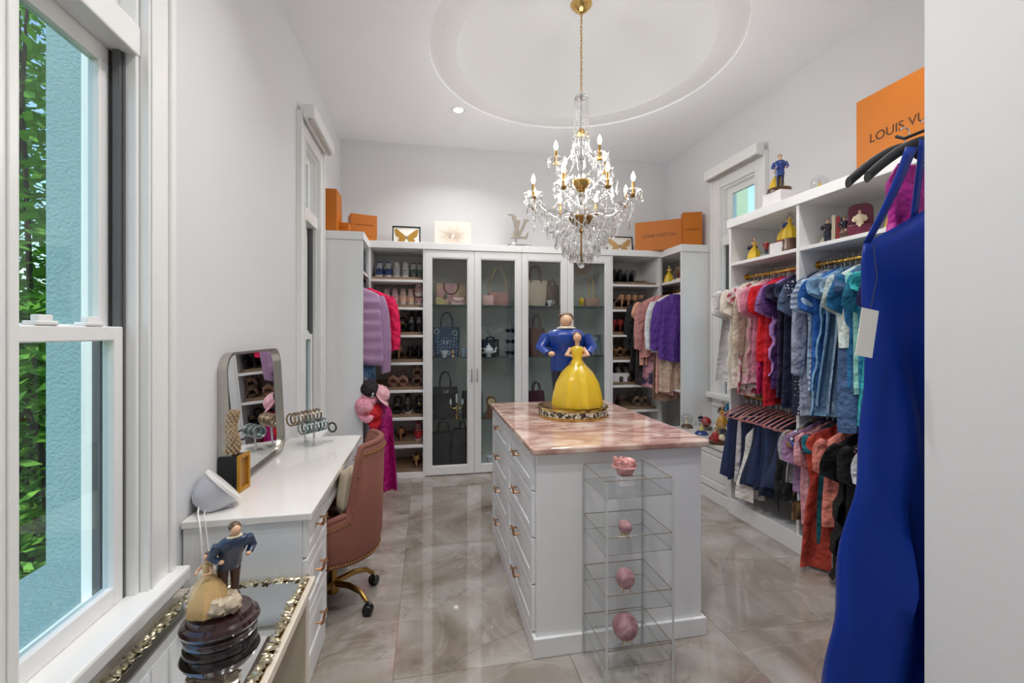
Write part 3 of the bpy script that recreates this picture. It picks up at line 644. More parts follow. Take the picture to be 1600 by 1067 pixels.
def cup():
    b = M(); n_ = 16; prof = [(.012, 0), (.035, .004), (.052, .016), (.058, .02), (.052, .024), (.03, .012), (.012, .008)]
    rings_ = [[(r_ * (1 + (.10 * math.cos(8 * 2 * PI * j / n_) if r_ > .04 else 0)) * math.cos(2 * PI * j / n_), r_ * math.sin(2 * PI * j / n_) * (1 + (.10 * math.cos(8 * 2 * PI * j / n_) if r_ > .04 else 0)), z_ ) for j in range(n_)] for r_, z_ in prof]
    return b.loft(rings_).mesh('bobeche', smooth=True)
CUPM = cup(); CANM = M().lathe([(.013, 0), (.011, .01), (.011, .085), (.008, .09)], n=12).mesh('candle_tube', smooth=True)
PANM = M().lathe([(.004, -.02), (.02, -.012), (.024, 0), (.012, .004), (.006, .004)], n=12).mesh('drip_pan', smooth=True)
BUM = M().lathe([(.006, 0), (.013, .012), (.0165, .028), (.014, .045), (.007, .062), (.001, .074)], n=12).mesh('candle_bulb', smooth=True)
face = math.atan2(-CHY, -CHX)
def arm(a, r, zh, zc, zs, rs):
    c_, s_ = math.cos(a), math.sin(a)
    pts = []
    for i in range(13):
        t_ = i / 12; rr = rs + (r - rs) * t_; h = zh + (zc - zh) * t_ - zs * math.sin(PI * t_) + .05 * math.sin(PI * min(1, t_ * 2.2)) * (1 - t_)
        pts.append((rr * c_, rr * s_, h))
    M().tube(pts, .0085, 8).build('glass_arm', CRY, chd, smooth=True)
    x_, y_ = r * c_, r * s_
    put('drip_pan', PANM, BRASS, chd, (x_, y_, zc)); put('bobeche', CUPM, CRY, chd, (x_, y_, zc + .005), scale=1.2)
    ct = put('candle_tube', CANM, BRASS, chd, (x_, y_, zc + .012)); bu = put('candle_bulb', BUM, BULB, ct, (0, 0, .09))
    l = bpy.data.lights.new('bulb', 'POINT'); l.energy = BULB_W; l.color = (1, .975, .94); l.shadow_soft_size = .06
    lo = bpy.data.objects.new('bulb_lamp', l); C.objects.link(lo); lo.parent = ct; lo.location = (0, 0, .2)
    for k in range(6):
        b_ = a + 2 * PI * k / 6; drop(x_ + .066 * math.cos(b_), y_ + .066 * math.sin(b_), zc + .012, R.uniform(1.0, 1.4))
lowA = [face + math.radians(-18 + 45 * k) for k in range(8)]; upA = [face + math.radians(35 + 90 * k) for k in range(4)]
for a in lowA: arm(a, .405, .42, .535, .07, .05)
for a in upA: arm(a, .235, .70, .80, .05, .04)
for k in range(8):
    a, b_ = lowA[k], lowA[(k + 1) % 8]
    beads((.40 * math.cos(a), .40 * math.sin(a), .525), (.40 * math.cos(b_), .40 * math.sin(b_), .525), .13, 22)
    beads((.40 * math.cos(a), .40 * math.sin(a), .53), (.07 * math.cos(a), .07 * math.sin(a), .62), .12, 24)
    am = (a + b_) / 2
    drop(.40 * math.cos(am) * .93, .40 * math.sin(am) * .93, .385, 1.25)
    for r_, z_ in ((.30, .40), (.22, .34), (.33, .47)): drop(r_ * math.cos(a + .1), r_ * math.sin(a + .1), z_, 1.2); drop(r_ * math.cos(am), r_ * math.sin(am), z_ - .03, 1.15)
    beads((.39 * math.cos(a), .39 * math.sin(a), .52), (.22 * math.cos(am), .22 * math.sin(am), .30), .06, 18)
for k in range(4):
    a, b_ = upA[k], upA[(k + 1) % 4]
    beads((.23 * math.cos(a), .23 * math.sin(a), .79), (.23 * math.cos(b_), .23 * math.sin(b_), .79), .12, 22)
    beads((.23 * math.cos(a), .23 * math.sin(a), .80), (.035 * math.cos(a), .035 * math.sin(a), 1.0), .05, 18)
    am = (a + b_) / 2; drop(.21 * math.cos(am), .21 * math.sin(am), .655, 1.2); drop(.1 * math.cos(am), .1 * math.sin(am), .70, 1.2)
for k in range(14):   # tent of beads round the column
    a = 2 * PI * k / 14; c_, s_ = math.cos(a), math.sin(a)
    beads((.052 * c_, .052 * s_, 1.345), (.058 * c_, .058 * s_, 1.08), .0, 15, .006); drop(.06 * c_, .06 * s_, 1.08, 1.0); drop(.07 * c_, .07 * s_, 1.0, .95); drop(.08 * c_, .08 * s_, .93, 1.0)
for k in range(12):   # basket below the bowl
    a = 2 * PI * k / 12; c_, s_ = math.cos(a), math.sin(a)
    beads((.10 * c_, .10 * s_, .40), (.20 * c_, .20 * s_, .27), .03, 10); beads((.20 * c_, .20 * s_, .27), (.03 * c_, .03 * s_, .10), .05, 16)
    drop(.20 * c_, .20 * s_, .255, 1.5); drop(.14 * c_, .14 * s_, .19, 1.6); drop(.27 * c_, .27 * s_, .33, 1.3)
    drop(.085 * c_, .085 * s_, .13, 1.3); drop(.11 * c_, .11 * s_, .36, 1.1)
for k in range(8):
    a = 2 * PI * k / 8 + .2; beads((.16 * math.cos(a), .16 * math.sin(a), .36), (.16 * math.cos(a + .8), .16 * math.sin(a + .8), .36), .07, 14)
M().ball((0, 0, .035), .026, 10, 7).build('finial_ball', CRY, chd, smooth=False)
M().lathe([(.004, .06), (.01, .07), (.006, .29)], n=8).build('finial_rod', BRASS, chd, smooth=True)

# ---------------------------------------------------------------- figures (plain generic couples)
def cer(name, c, rough=.25): return mat('ceramic_' + name, c, rough, var=.07, vs=14, coat=.3)
FY, FB, FBR, FCR, FSK, FRED, FDK, FPU, FPK, FTE = cer('yellow', (226, 190, 44)), cer('blue', (34, 66, 138)), cer('brown', (92, 62, 44)), cer('cream', (232, 220, 190)), cer('skin', (222, 178, 142)), cer('red', (168, 40, 44)), cer('navy', (30, 34, 58)), cer('plum', (104, 34, 62)), cer('pink', (222, 160, 170)), cer('teal', (28, 110, 140))
def lady(t, x, y, z, h, gown=FY, hair=FBR, rz=0, n=28, flutes=10, wid=1.):
    """plain faceless figure in a fluted gown, height h"""
    def P(m_): return m_.tx(T(x, y, z) @ RZ(rz) @ Matrix.Diagonal((h * wid, h * wid, h, 1)))
    prof = [(.26, 0), (.265, .03), (.25, .15), (.22, .3), (.16, .44), (.09, .54), (.055, .60), (.07, .68), (.075, .74), (.05, .775)]
    rg = [[(r_ * (1 + (.075 * math.cos(flutes * 2 * PI * j / n) if z_ < .5 else 0)) * math.cos(2 * PI * j / n), r_ * (1 + (.075 * math.cos(flutes * 2 * PI * j / n) if z_ < .5 else 0)) * math.sin(2 * PI * j / n) * (.8 if z_ > .6 else 1), z_) for j in range(n)] for r_, z_ in prof]
    P(M().loft(rg)).build('gown', gown, t, smooth=True)
    b = M(); b.tube([(0, 0, .76), (0, -.005, .83)], .025, 8); b.ball((0, -.01, .885), (.048, .052, .062), 12, 8)
    for s in (-1, 1): b.tube([(s * .07, 0, .745), (s * .12, -.06, .66), (s * .06, -.14, .66)], [.026, .02, .016], 8)
    P(b).build('bust_and_arms', FSK, t, smooth=True)
    hb = M(); hb.ball((0, .012, .908), (.055, .054, .058), 12, 8); hb.ball((0, .06, .93), .032, 8, 6); P(hb).build('hair', hair, t, smooth=True)
def gent(t, x, y, z, h, coat=FB, hair=FBR, rz=0, trousers=FDK, lean=.0, wid=1.):
    def P(m_): return m_.tx(T(x, y, z) @ RZ(rz) @ Matrix.Diagonal((h * wid, h * wid, h, 1)))
    b = M()
    for s in (-1, 1): b.tube([(s * .055, .0, 0), (s * .06, .0, .2), (s * .06, 0, .47)], [.04, .045, .065], 10); b.ball((s * .06, -.03, .02), (.04, .075, .022), 8, 5)
    P(b).build('trousers', trousers, t, smooth=True)
    prof = [(.12, .36), (.125, .44), (.115, .54), (.15, .66), (.165, .75), (.13, .81), (.05, .845)]
    rg = [[(r_ * math.cos(2 * PI * j / 20), r_ * .7 * math.sin(2 * PI * j / 20) + lean * (z_ - .4), z_) for j in range(20)] for r_, z_ in prof]
    c_ = M().loft(rg)
    for s in (-1, 1): c_.tube([(s * .145, lean * .35, .76), (s * .2, -.03 + lean * .2, .62), (s * .15, -.15, .56)], [.055, .048, .036], 10)
    P(c_).build('coat', coat, t, smooth=True)
    b = M(); b.tube([(0, lean * .45, .82), (0, lean * .45, .88)], .035, 8); b.ball((0, -.012 + lean * .5, .925), (.052, .057, .07), 12, 8)
    P(b).build('head', FSK, t, smooth=True)
    for s in (-1, 1): P(M().ball((s * .13, -.175, .56), .028, 8, 6)).build('hand', FSK, t, smooth=True)
    hb = M(); hb.ball((0, .016 + lean * .5, .955), (.064, .062, .066), 12, 8); P(hb).build('hair', hair, t, smooth=True)
    sh = M(); sh.tube([(.062 * math.cos(a), lean * .42 + .055 * math.sin(a) - .012, .832 - .012 * math.sin(a)) for a in [2 * PI * i / 14 for i in range(14)]], .018, 8, True); P(sh).build('collar', FCR, t, smooth=True)

st = thing('dancing_couple_statue', 'large statue of a couple in blue coat and yellow gown on the island', 'statue', (.92, 2.76, .97), rz=-.32)
M().lathe([(.225, 0), (.228, .006), (.228, .012), (.22, .014), (.22, .054), (.228, .056), (.226, .064), (.20, .068), (.001, .068)], n=48).build('round_plinth', GOLD, st, smooth=True)
BAND = pattern('plinth_scroll_band', 'noise', (238, 230, 205), (52, 42, 30), 55, .35)
M().lathe([(.2205, .017), (.2215, .034), (.2205, .051)], n=48).build('scroll_band', BAND, st, smooth=True)
M().lathe([(.19, .0682), (.19, .0700), (.001, .0700)], n=40).build('plinth_top', cer('umber', (132, 96, 58)), st, smooth=True)
gent(st, -.045, .085, .07, .585, coat=cer('royal', (20, 62, 150)), rz=.15, lean=-.05, wid=1.42)
lady(st, .03, -.05, .07, .485, flutes=12, wid=1.17)

# helper for figurines in one go: spec = list of (kind, dx, dy, h, material)
def figurine(label, loc, spec, base=None, rz=0, name='figurine', group=None):
    t = thing(name, label, 'figurine', loc, rz, group); z = 0
    if base:
        r_, h_, m_ = base; M().lathe([(r_, 0), (r_, h_ * .4), (r_ * .9, h_ * .5), (r_ * .95, h_ * .9), (r_ * .9, h_), (.001, h_)], n=20).build('base', m_, t, smooth=True); z = h_
    for (k, dx, dy, h_, m_) in spec:
        if k == 'lady': lady(t, dx, dy, z, h_, m_, n=16, flutes=8)
        elif k == 'gent': gent(t, dx, dy, z, h_, m_)
        elif k == 'rock':
            b = M(); jitter_rock(b, (dx, dy, z + h_ * .45), (h_ * .55, h_ * .5, h_ * .5), int(dx * 1e4) + 5); b.build('rockwork', m_, t, smooth=True)
        elif k == 'ball': M().ball((dx, dy, z + h_ / 2), h_ / 2, 12, 8).build('ornament', m_, t, smooth=True)
        elif k == 'chair': 
            b = M(); b.prism(rrect(dx - h_ * .3, dx + h_ * .3, z + .0, z + h_, h_ * .2), 'y', dy, dy + h_ * .18); b.box(dx - h_ * .28, dx + h_ * .28, dy - h_ * .3, dy, z, z + h_ * .35); b.build('throne', m_, t, bevel=.006)
        elif k == 'books':
            for i in range(4): M().box(dx - .05 + .024 * i, dx - .03 + .024 * i, dy - .02, dy + .02, z, z + h_ * (1 - .07 * i)).build('tiny_book', [FCR, FRED, FDK, FPK][i], t, bevel=.002)
    return t
SNOWG = pane('globe_glass', (245, 247, 248), .09)
def globe(label, loc, r_, gown, basem, rz=0):
    t = thing('snow_globe', label, 'snow globe', loc, rz)
    M().lathe([(r_ * .95, 0), (r_ * .98, r_ * .15), (r_ * .8, r_ * .4), (r_ * .62, r_ * .55), (.001, r_ * .55)], n=24).build('base', basem, t, smooth=True)
    M().ball((0, 0, r_ * 1.42), r_, 20, 14).build('glass_ball', SNOWG, t, smooth=True)
    lady(t, 0, 0, r_ * .6, r_ * 1.4, gown, n=12, flutes=6)

# ---------------------------------------------------------------- things on top of the cabinets
def carton(name, label, cat, x0, x1, y0, y1, z, h, rz=0, lettering=None, ts=.03, lid=.35, m_=None):
    m_ = m_ or LVO
    t = thing(name, label, cat, ((x0 + x1) / 2, (y0 + y1) / 2, z), rz); hx_, hy_ = (x1 - x0) / 2, (y1 - y0) / 2
    M().box(-hx_ + .003, hx_ - .003, -hy_ + .003, hy_ - .003, 0, h * .95).build('tray', m_, t, bevel=.001)
    M().box(-hx_, hx_, -hy_, hy_, h * (1 - lid), h).build('lid', m_, t, bevel=.0015)
    if lettering: text(lettering, ts, LVI, t, (0, -hy_ - .0008, h * (1 - lid / 2) if lid < .9 else h * .5), (PI / 2, 0, 0))
    return t
carton('gift_box', 'tall orange gift box standing on the corner wardrobe beside the window', 'box', -.935, -.825, 4.40, 4.66, TOP, .40, lid=.99)
carton('gift_box', 'low orange box wedged between two larger orange boxes', 'box', -.845, -.735, 4.50, 4.62, TOP, .115, lid=.4)
carton('gift_box', 'wide orange box with lettering, beside the framed butterfly', 'box', -.79, -.53, 4.78, 4.98, TOP, .27, rz=.3, lettering='LOUIS VUITTON', ts=.024, lid=.8)
def shopping_bag(label, loc, w_, d_, h_, rz, ts, handle_m, off=0, tz=.5):
    t = thing('paper_shopping_bag', label, 'bag', loc, rz); b = M()
    b.loft([[(-w_ / 2, -d_ / 2, 0), (w_ / 2, -d_ / 2, 0), (w_ / 2, d_ / 2, 0), (-w_ / 2, d_ / 2, 0)], [(-w_ / 2, -d_ / 2, h_), (w_ / 2, -d_ / 2, h_), (w_ / 2, d_ / 2, h_), (-w_ / 2, d_ / 2, h_)]], cap=False); b.add([(-w_ / 2, -d_ / 2, 0), (w_ / 2, -d_ / 2, 0), (w_ / 2, d_ / 2, 0), (-w_ / 2, d_ / 2, 0)], [(0, 1, 2, 3)])
    o = b.build('paper_body', LVO, t); sm = o.modifiers.new('thickness', 'SOLIDIFY'); sm.thickness = .002
    text('LOUIS VUITTON', ts, LVI, t, (off, -d_ / 2 - .0012, h_ * tz), (PI / 2, 0, 0))
    for s in (-1, 1):
        M().tube([(-w_ * .18, s * d_ / 2 * .98, h_ * .97), (-w_ * .16, s * d_ * .3, h_ * 1.01), (0, s * d_ * .2, h_ * .90 if s < 0 else h_ * 1.02), (w_ * .16, s * d_ * .3, h_ * 1.01), (w_ * .18, s * d_ / 2 * .98, h_ * .97)], .004, 6).build('rope_handle', handle_m, t, smooth=True)
ROPE = mat('dark_rope', (60, 44, 40), .8, var=.2)
carton('gift_box', 'large flat orange box with brown lettering on the corner wardrobe', 'box', 2.36, 2.90, 4.675, 4.80, TOP, .335, rz=-.62, lettering='LOUIS VUITTON', ts=.05, lid=.99)
shopping_bag('narrow orange paper bag with rope handle beside the large orange box', (2.87, 4.49, TOP), .20, .10, .38, -.35, .021, ROPE)
shopping_bag('huge orange paper bag with brown lettering above the blue clothes', (2.72, 2.03, TOP), .66, .14, .505, -PI / 2, .075, ROPE, off=.03, tz=.47)

FRB = mat('black_frame', (24, 22, 22), .4); PAPER = mat('white_mat_board', (240, 238, 232), .8, var=.02)
def butterfly_frame(label, x, y, w_, h_, lean, wing, z=TOP):
    t = thing('framed_butterfly', label, 'picture', (x, y, z)); b = M(); f_ = .012
    rot = RX(-lean)
    for q in ((-w_ / 2, -w_ / 2 + f_, 0, h_), (w_ / 2 - f_, w_ / 2, 0, h_), (-w_ / 2, w_ / 2, 0, f_), (-w_ / 2, w_ / 2, h_ - f_, h_)): b.box(q[0], q[1], -.012, .012, q[2], q[3])
    b.tx(rot).build('frame', FRB, t); M().box(-w_ / 2 + f_, w_ / 2 - f_, -.002, .006, f_, h_ - f_).tx(rot).build('mat_board', PAPER, t)
    cz = h_ * .42
    for s in (-1, 1):
        up = [(s * .004, cz), (s * w_ * .10, cz + h_ * .14), (s * w_ * .36, cz + h_ * .45), (s * w_ * .43, cz + h_ * .38), (s * w_ * .37, cz + h_ * .05), (s * w_ * .24, cz - h_ * .06)]
        lo_ = [(s * .004, cz - .002), (s * w_ * .24, cz - h_ * .065), (s * w_ * .31, cz - h_ * .15), (s * w_ * .24, cz - h_ * .33), (s * w_ * .08, cz - h_ * .30)]
        M().prism(up, 'y', -.006, -.003).tx(rot).build('upper_wing', wing, t); M().prism(lo_, 'y', -.0058, -.003).tx(rot).build('lower_wing', wing, t)
    M().tube([(0, -.006, cz - h_ * .12), (0, -.008, cz), (0, -.006, cz + h_ * .10)], [.002, .004, .002], 6).tx(rot).build('insect_body', FRB, t)
GCHK = pattern('gold_check_wing', 'check', (206, 160, 62), (120, 84, 28), 90, .35)
TANW = mat('tan_wing', (196, 160, 104), .5, var=.25, vs=30)
butterfly_frame('black framed gold butterfly picture beside the orange boxes', -.215, 4.93, .295, .205, .12, GCHK)
butterfly_frame('black framed tan butterfly picture behind the chandelier crystals', 2.235, 4.95, .33, .20, .12, TANW)
t = thing('canvas_print', 'small white canvas with pale gold flower leaning on the wall above the glass doors', 'picture', (.28, 4.95, TOP))
rot = RX(-.1); M().box(-.20, .20, -.012, .012, 0, .285).tx(rot).build('canvas', mat('beige_canvas', (222, 212, 204), .8, var=.03), t, bevel=.002)
b = M()
for i in range(26):
    a = 2 * PI * i / 26; r0, r1 = .02, .11 + .025 * (i % 3)
    b.prism([(r0 * math.cos(a - .05), .12 + r0 * math.sin(a - .05)), (r1 * .6 * math.cos(a - .06), .12 + .8 * r1 * .6 * math.sin(a - .06)), (r1 * math.cos(a), .12 + r1 * .8 * math.sin(a)), (r1 * .6 * math.cos(a + .06), .12 + .8 * r1 * .6 * math.sin(a + .06))], 'y', -.0145 - .0003 * (i % 4), -.012)
b.tx(rot).build('painted_flower', mat('pale_gold_paint', (206, 188, 166), .4, var=.1, vs=30), t)
# letter sculpture
t = thing('letter_sculpture', 'sparkling silver letter sculpture on a dark base beside the chandelier', 'sculpture', (1.03, 4.97, TOP))
PAVE = mat('pave_crystal', (178, 170, 158), .3, .6, var=.5, vs=160, bump=.8, bs=200); SLATE = mat('dark_mirror_base', (92, 92, 96), .2, .5, var=.1)
M().box(-.135, .12, -.07, .07, .0, .05).build('base', SLATE, t, bevel=.006)
M().prism([(-.13, .40), (-.06, .40), (-.06, .385), (-.045, .385), (.0, .20), (.055, .335), (.045, .345), (.11, .345), (.11, .33), (.09, .325), (.0, .13), (-.03, .13), (-.09, .385), (-.13, .385)], 'y', -.012, .012).build('letter', PAVE, t, bevel=.003)
M().prism([(-.105, .12), (-.105, .135), (-.085, .14), (-.03, .33), (.01, .33), (-.035, .15), (.06, .15), (.09, .20), (.105, .20), (.085, .12)], 'y', -.026, -.013).build('letter', PAVE, t, bevel=.003)
M().box(-.10, .08, -.03, .03, .05, .075).build('crystal_row', CRY, t); M().tube([(-.04, 0, .07), (-.04, 0, .14)], .008, 6).build('prop', CHROME, t)

# ---------------------------------------------------------------- figurines and globes on the right-hand unit
tag(M().box(-.07, .07, -.09, .09, 0, .11).build('white_display_box', WHITEB, None, bevel=.003, loc=(2.60, 2.93, TOP)), 'white display box under the figurine on top of the open wardrobe', 'box')
figurine('yellow and blue dancing couple figurine on a white box atop the wardrobe', (2.60, 2.93, TOP + .11), [('lady', -.01, .035, .20, FY), ('gent', .0, -.03, .245, FB)], (.085, .03, FBR), -.6)
globe('snow globe with yellow figure on top of the open wardrobe', (2.62, 2.60, TOP), .052, FY, FDK)
SZ = 2.08; FX = 2.60
figurine('navy and yellow couple figurine leftmost on the figurine shelf', (FX, 3.20, SZ), [('gent', 0, .04, .17, FDK), ('lady', 0, -.035, .19, FY)], None, -.5)
figurine('small red figurine on a grey mound beside the white display box', (FX, 3.06, SZ), [('gent', 0, 0, .11, FRED)], (.05, .03, cer('grey', (150, 160, 160))), -.7)
tag(M().box(-.06, .06, -.075, .075, 0, .10).build('white_display_box', WHITEB, None, bevel=.003, loc=(2.64, 2.93, SZ)), 'white display box on the figurine shelf carrying a yellow gowned couple', 'box')
figurine('yellow and blue couple figurine on the white shelf box', (2.64, 2.93, SZ + .10), [('lady', 0, .03, .15, FY), ('gent', .02, -.02, .16, FB)], (.06, .012, FRED), -.5)
figurine('yellow gowned figurine on a dark rocky base beside the wardrobe divider', (FX - .02, 2.81, SZ), [('lady', 0, 0, .19, FY)], (.05, .10, FBR), -.5)
figurine('cream and navy figurine beside a pile of tiny books', (FX, 2.52, SZ), [('lady', 0, .055, .12, FCR), ('gent', 0, 0, .17, FDK)], None, -.6)
figurine('figurine of tiny books with a brown and navy figure', (FX, 2.42, SZ), [('books', 0, .03, .17, FCR), ('gent', .02, -.03, .14, FDK)], (.06, .012, FPK), -.9)
figurine('plum throne figurine with a seated figure on the figurine shelf', (FX, 2.29, SZ), [('chair', 0, .0, .21, FPU), ('gent', 0, -.05, .16, FCR), ('ball', -.07, -.02, .07, FBR)], None, -.9)
figurine('yellow gowned figurine behind the strap of the blue dress', (FX, 2.08, SZ), [('lady', 0, 0, .17, FY), ('ball', .03, .03, .08, FDK)], (.06, .02, FCR), -.9)
# corner wardrobe shelf
figurine('yellow gowned figurine on the corner wardrobe shelf', (2.74, 4.73, 2.075), [('lady', 0, 0, .21, FY)], None, -.5)
figurine('small brown figurine in the middle of the corner wardrobe shelf', (2.74, 4.58, 2.075), [('gent', 0, 0, .14, FBR)], (.05, .02, FCR), -.5)
figurine('brown and plum figurine at the open end of the corner wardrobe shelf', (2.74, 4.45, 2.075), [('rock', 0, 0, .15, FBR), ('lady', 0, -.05, .17, FPU)], (.08, .02, FCR), -.5)
# low cabinet
LT = .515
globe('snow globe with grey figure beside the corner wardrobe panel', (2.66, 4.24, LT), .062, FCR, FBR)
figurine('red and navy figurine between two snow globes on the low cabinet', (2.80, 4.12, LT), [('ball', 0, 0, .10, FRED), ('gent', -.05, .03, .12, FDK)], (.06, .03, FBR), -.5)
globe('snow globe with yellow figure in the middle of the low cabinet', (2.62, 3.93, LT), .062, cer('pale_yellow', (232, 222, 130)), FB)
globe('largest snow globe with yellow figure and red flowers on the low cabinet', (2.62, 3.70, LT), .070, cer('pale_yellow2', (232, 222, 130)), FRED)
figurine('large teal cloaked figurine with cream collar under the window', (2.83, 3.74, LT), [('gent', 0, 0, .36, FTE), ('ball', -.02, -.09, .13, FCR)], (.09, .04, FDK), -.5)
figurine('golden yellow figurine on dark base behind the snow globes', (2.86, 3.95, LT), [('lady', 0, 0, .22, cer('amber', (206, 150, 40))), ('gent', .02, .07, .24, FBR)], (.07, .05, FDK), -.5)
figurine('blue coated figurine on the low cabinet beside the jeans', (2.66, 3.53, LT), [('gent', 0, 0, .22, FB), ('lady', .03, .07, .2, FTE)], (.06, .02, FDK), -.5)
figurine('red and cream flower figurine on a dark wooden base at the cabinet edge', (2.545, 3.58, LT), [('ball', 0, .03, .07, FRED), ('ball', .02, -.03, .06, FCR), ('lady', -.01, 0, .12, FRED)], (.075, .025, FBR), 0)

# ---------------------------------------------------------------- bags behind glass
def shape_bag(t, w0, w1, d_, h_, m_, soft=0.0, name='body'):
    b = M(); rg = []
    for i in range(9):
        u = i / 8; w_ = w0 + (w1 - w0) * u; dd = d_ * (1 - .45 * u) ; bul = 1 + soft * math.sin(PI * u)
        rg.append([(p[0] * bul, p[1] * bul, u * h_ - (soft * .12 * h_ * (p[0] / w_ * 2) ** 2 if i == 8 else 0)) for p in rrect(-w_ / 2, w_ / 2, -dd / 2, dd / 2, min(.03, dd * .4), 3)])
    return b.loft(rg).build(name, m_, t, smooth=.9, bevel=0)
def loop(t, w_, h_, z, y, m_, r_=.006, x=0, droop=False, name='handle'):
    s = -1 if droop else 1
    pts = [(x - w_ / 2, y, z), (x - w_ * .48, y, z + s * h_ * .55), (x - w_ * .3, y, z + s * h_ * .9), (x, y, z + s * h_), (x + w_ * .3, y, z + s * h_ * .9), (x + w_ * .48, y, z + s * h_ * .55), (x + w_ / 2, y, z)]
    M().tube(pts, r_, 8).build(name, m_, t, smooth=True)
def tote(label, x, y, z, w0, w1, d_, h_, hh, m_, hm, droop=False, soft=.05, hw=.45, rz=0):
    t = thing('handbag', label, 'handbag', (x, y, z), rz); shape_bag(t, w0, w1, d_, h_, m_, soft)
    for s in (-1, 1): loop(t, w1 * hw, hh, h_ - (.03 if not droop else .0), s * d_ * .3 if not droop else -d_ * .36 + s * .006, hm, .007, droop=droop)
    return t
def leather(name, c, rough=.45): return mat('leather_' + name, c, rough, var=.1, vs=12, bump=.12, bs=160)
LBLK, LBR, LNV, LBG, LPK, LRS = leather('black', (26, 26, 30)), leather('brown', (112, 74, 58)), leather('navy', (22, 24, 38)), leather('burgundy', (78, 26, 38)), leather('blush', (232, 190, 186)), leather('rose', (196, 142, 136))
GB = 4.99
PASTEL = pattern('pastel_print', 'noise', (226, 170, 176), (238, 206, 168), 6, .5)
t = tote('pastel pink tote with brown drooping handles on the top glass shelf', .262, GB + .03, 1.80, .30, .34, .15, .245, .12, PASTEL, LBR, True)
for q in (-.12, 0, .12): M().tube([(q + .026 * math.cos(a), -.046, .205 + .026 * math.sin(a)) for a in [2 * PI * i / 14 for i in range(14)]], .003, 5, True).build('print_roundel', mat('lilac_print', (196, 150, 190), .5), t)
M().ball((-.06, -.085, .10), (.02, .012, .03), 10, 6).build('flower_charm', mat('charm_green', (128, 140, 104), .5, var=.4, vs=60), t, smooth=True)
M().prism([(-.165, .005), (-.06, .005), (-.10, .085), (-.165, .09)], 'y', -.085, -.078).build('yellow_patch', mat('pale_yellow_print', (236, 220, 150), .5, var=.08), t)
t = thing('pouch', 'small pink pouch in front of the pastel tote', 'pouch', (.335, 4.88, 1.80)); shape_bag(t, .16, .13, .05, .085, LPK, .1); loop(t, .14, .045, .085, -.028, LBR, .004, droop=True, name='strap')
DEN = pattern('denim_monogram', 'dots', (46, 72, 104), (140, 164, 190), 30, .6)
t = tote('blue denim monogram tote on the second glass shelf', .215, GB + .03, 1.236, .25, .29, .14, .33, .19, DEN, leather('dark_blue', (48, 60, 78)))
WPRINT = mat('white_print', (222, 226, 232), .6)
for (xx, z_) in ((-.11, .28), (.09, .265)): M().tube([(xx + .025 * math.cos(a), -.05, z_ + .025 * math.sin(a)) for a in [2 * PI * i / 14 for i in range(14)]], .0035, 5, True).build('print_roundel', WPRINT, t)
text('LV', .06, WPRINT, t, (-.01, -.062, .16), (PI / 2 - .1, 0, 0))
t = tote('black tote with white letter print beside the gold candelabra', .20, GB + .03, .57, .25, .27, .15, .33, .20, LBLK, LBLK); text('LV', .05, WPRINT, t, (.01, -.056, .285), (PI / 2 - .1, 0, 0))
tote('boxy black bag behind the cabinet door meeting stiles', .50, GB + .06, .57, .22, .22, .14, .28, .10, LBLK, LBLK)
tote('slouchy black tote at the bottom of the glass cabinet', .18, GB, .05, .24, .26, .18, .36, .16, LBLK, LBLK, soft=.12)
tote('rounded black weekend bag leaning at the cabinet bottom', .385, GB - .04, .05, .26, .20, .2, .40, .12, leather('charcoal', (32, 32, 36)), LBLK, soft=.25, hw=.3)
t = thing('clutch', 'pale pink clutch in front of the rose clutch', 'clutch', (.655, 4.87, 1.80)); M().box(-.06, .06, -.025, .025, 0, .11).build('body', LPK, t, bevel=.008); M().prism([(-.06, .11), (.06, .11), (.06, .05), (0, .035), (-.06, .05)], 'y', -.029, -.025).build('flap', LPK, t)
t = thing('clutch', 'rose clutch with gold chain strap on the top glass shelf', 'clutch', (.785, 4.95, 1.80)); M().box(-.11, .11, -.03, .03, 0, .15).build('body', LRS, t, bevel=.01); M().box(-.11, .11, -.036, -.03, .04, .15).build('flap', LRS, t, bevel=.003)
text('V', .07, GOLD, t, (0, -.038, .075), (PI / 2, 0, 0), .002); M().tube([(-.10, 0, .15), (-.09, 0, .27), (-.03, .02, .42), (.02, .02, .44), (.07, .02, .36), (.10, 0, .15)], .005, 6).build('chain_strap', GOLD, t, smooth=True)
tote('navy structured bag behind the white teapot', .705, GB + .04, 1.236, .20, .20, .12, .19, .06, LNV, LNV, soft=.0)
DAM = pattern('cream_damier', 'check', (214, 196, 176), (186, 164, 142), 60, .5); DAMB = pattern('brown_damier', 'check', (128, 98, 74), (74, 54, 42), 55, .5); DAMR = pattern('rose_damier', 'check', (222, 196, 182), (176, 130, 112), 60, .5)
tote('cream checked tote with brown handles on the top glass shelf', 1.225, GB + .02, 1.80, .22, .27, .14, .30, .20, DAM, LBR)
tote('brown checked bag half hidden by the cabinet stile', 1.43, GB + .04, 1.80, .14, .16, .12, .25, .10, DAMB, LBR)
tote('tall brown leather tote behind the statue', 1.235, GB, 1.236, .17, .18, .13, .32, .18, LBR, LBR); tote('dark taupe bag beside the tall brown tote', 1.12, GB + .05, 1.236, .14, .16, .12, .30, .20, leather('taupe', (88, 76, 72)), LBR)
tote('burgundy handbag low in the cabinet beside the statue', 1.225, GB - .02, .57, .20, .18, .12, .27, .13, LBG, LBG)
t = thing('clutch', 'small checked clutch with long gold chain on the top glass shelf', 'clutch', (1.875, 4.93, 1.80)); M().box(-.085, .085, -.03, .03, 0, .11).build('body', DAMR, t, bevel=.015); M().prism([(-.085, .11), (.085, .11), (.07, .05), (0, .03), (-.07, .05)], 'y', -.036, -.03).build('flap', DAMR, t)
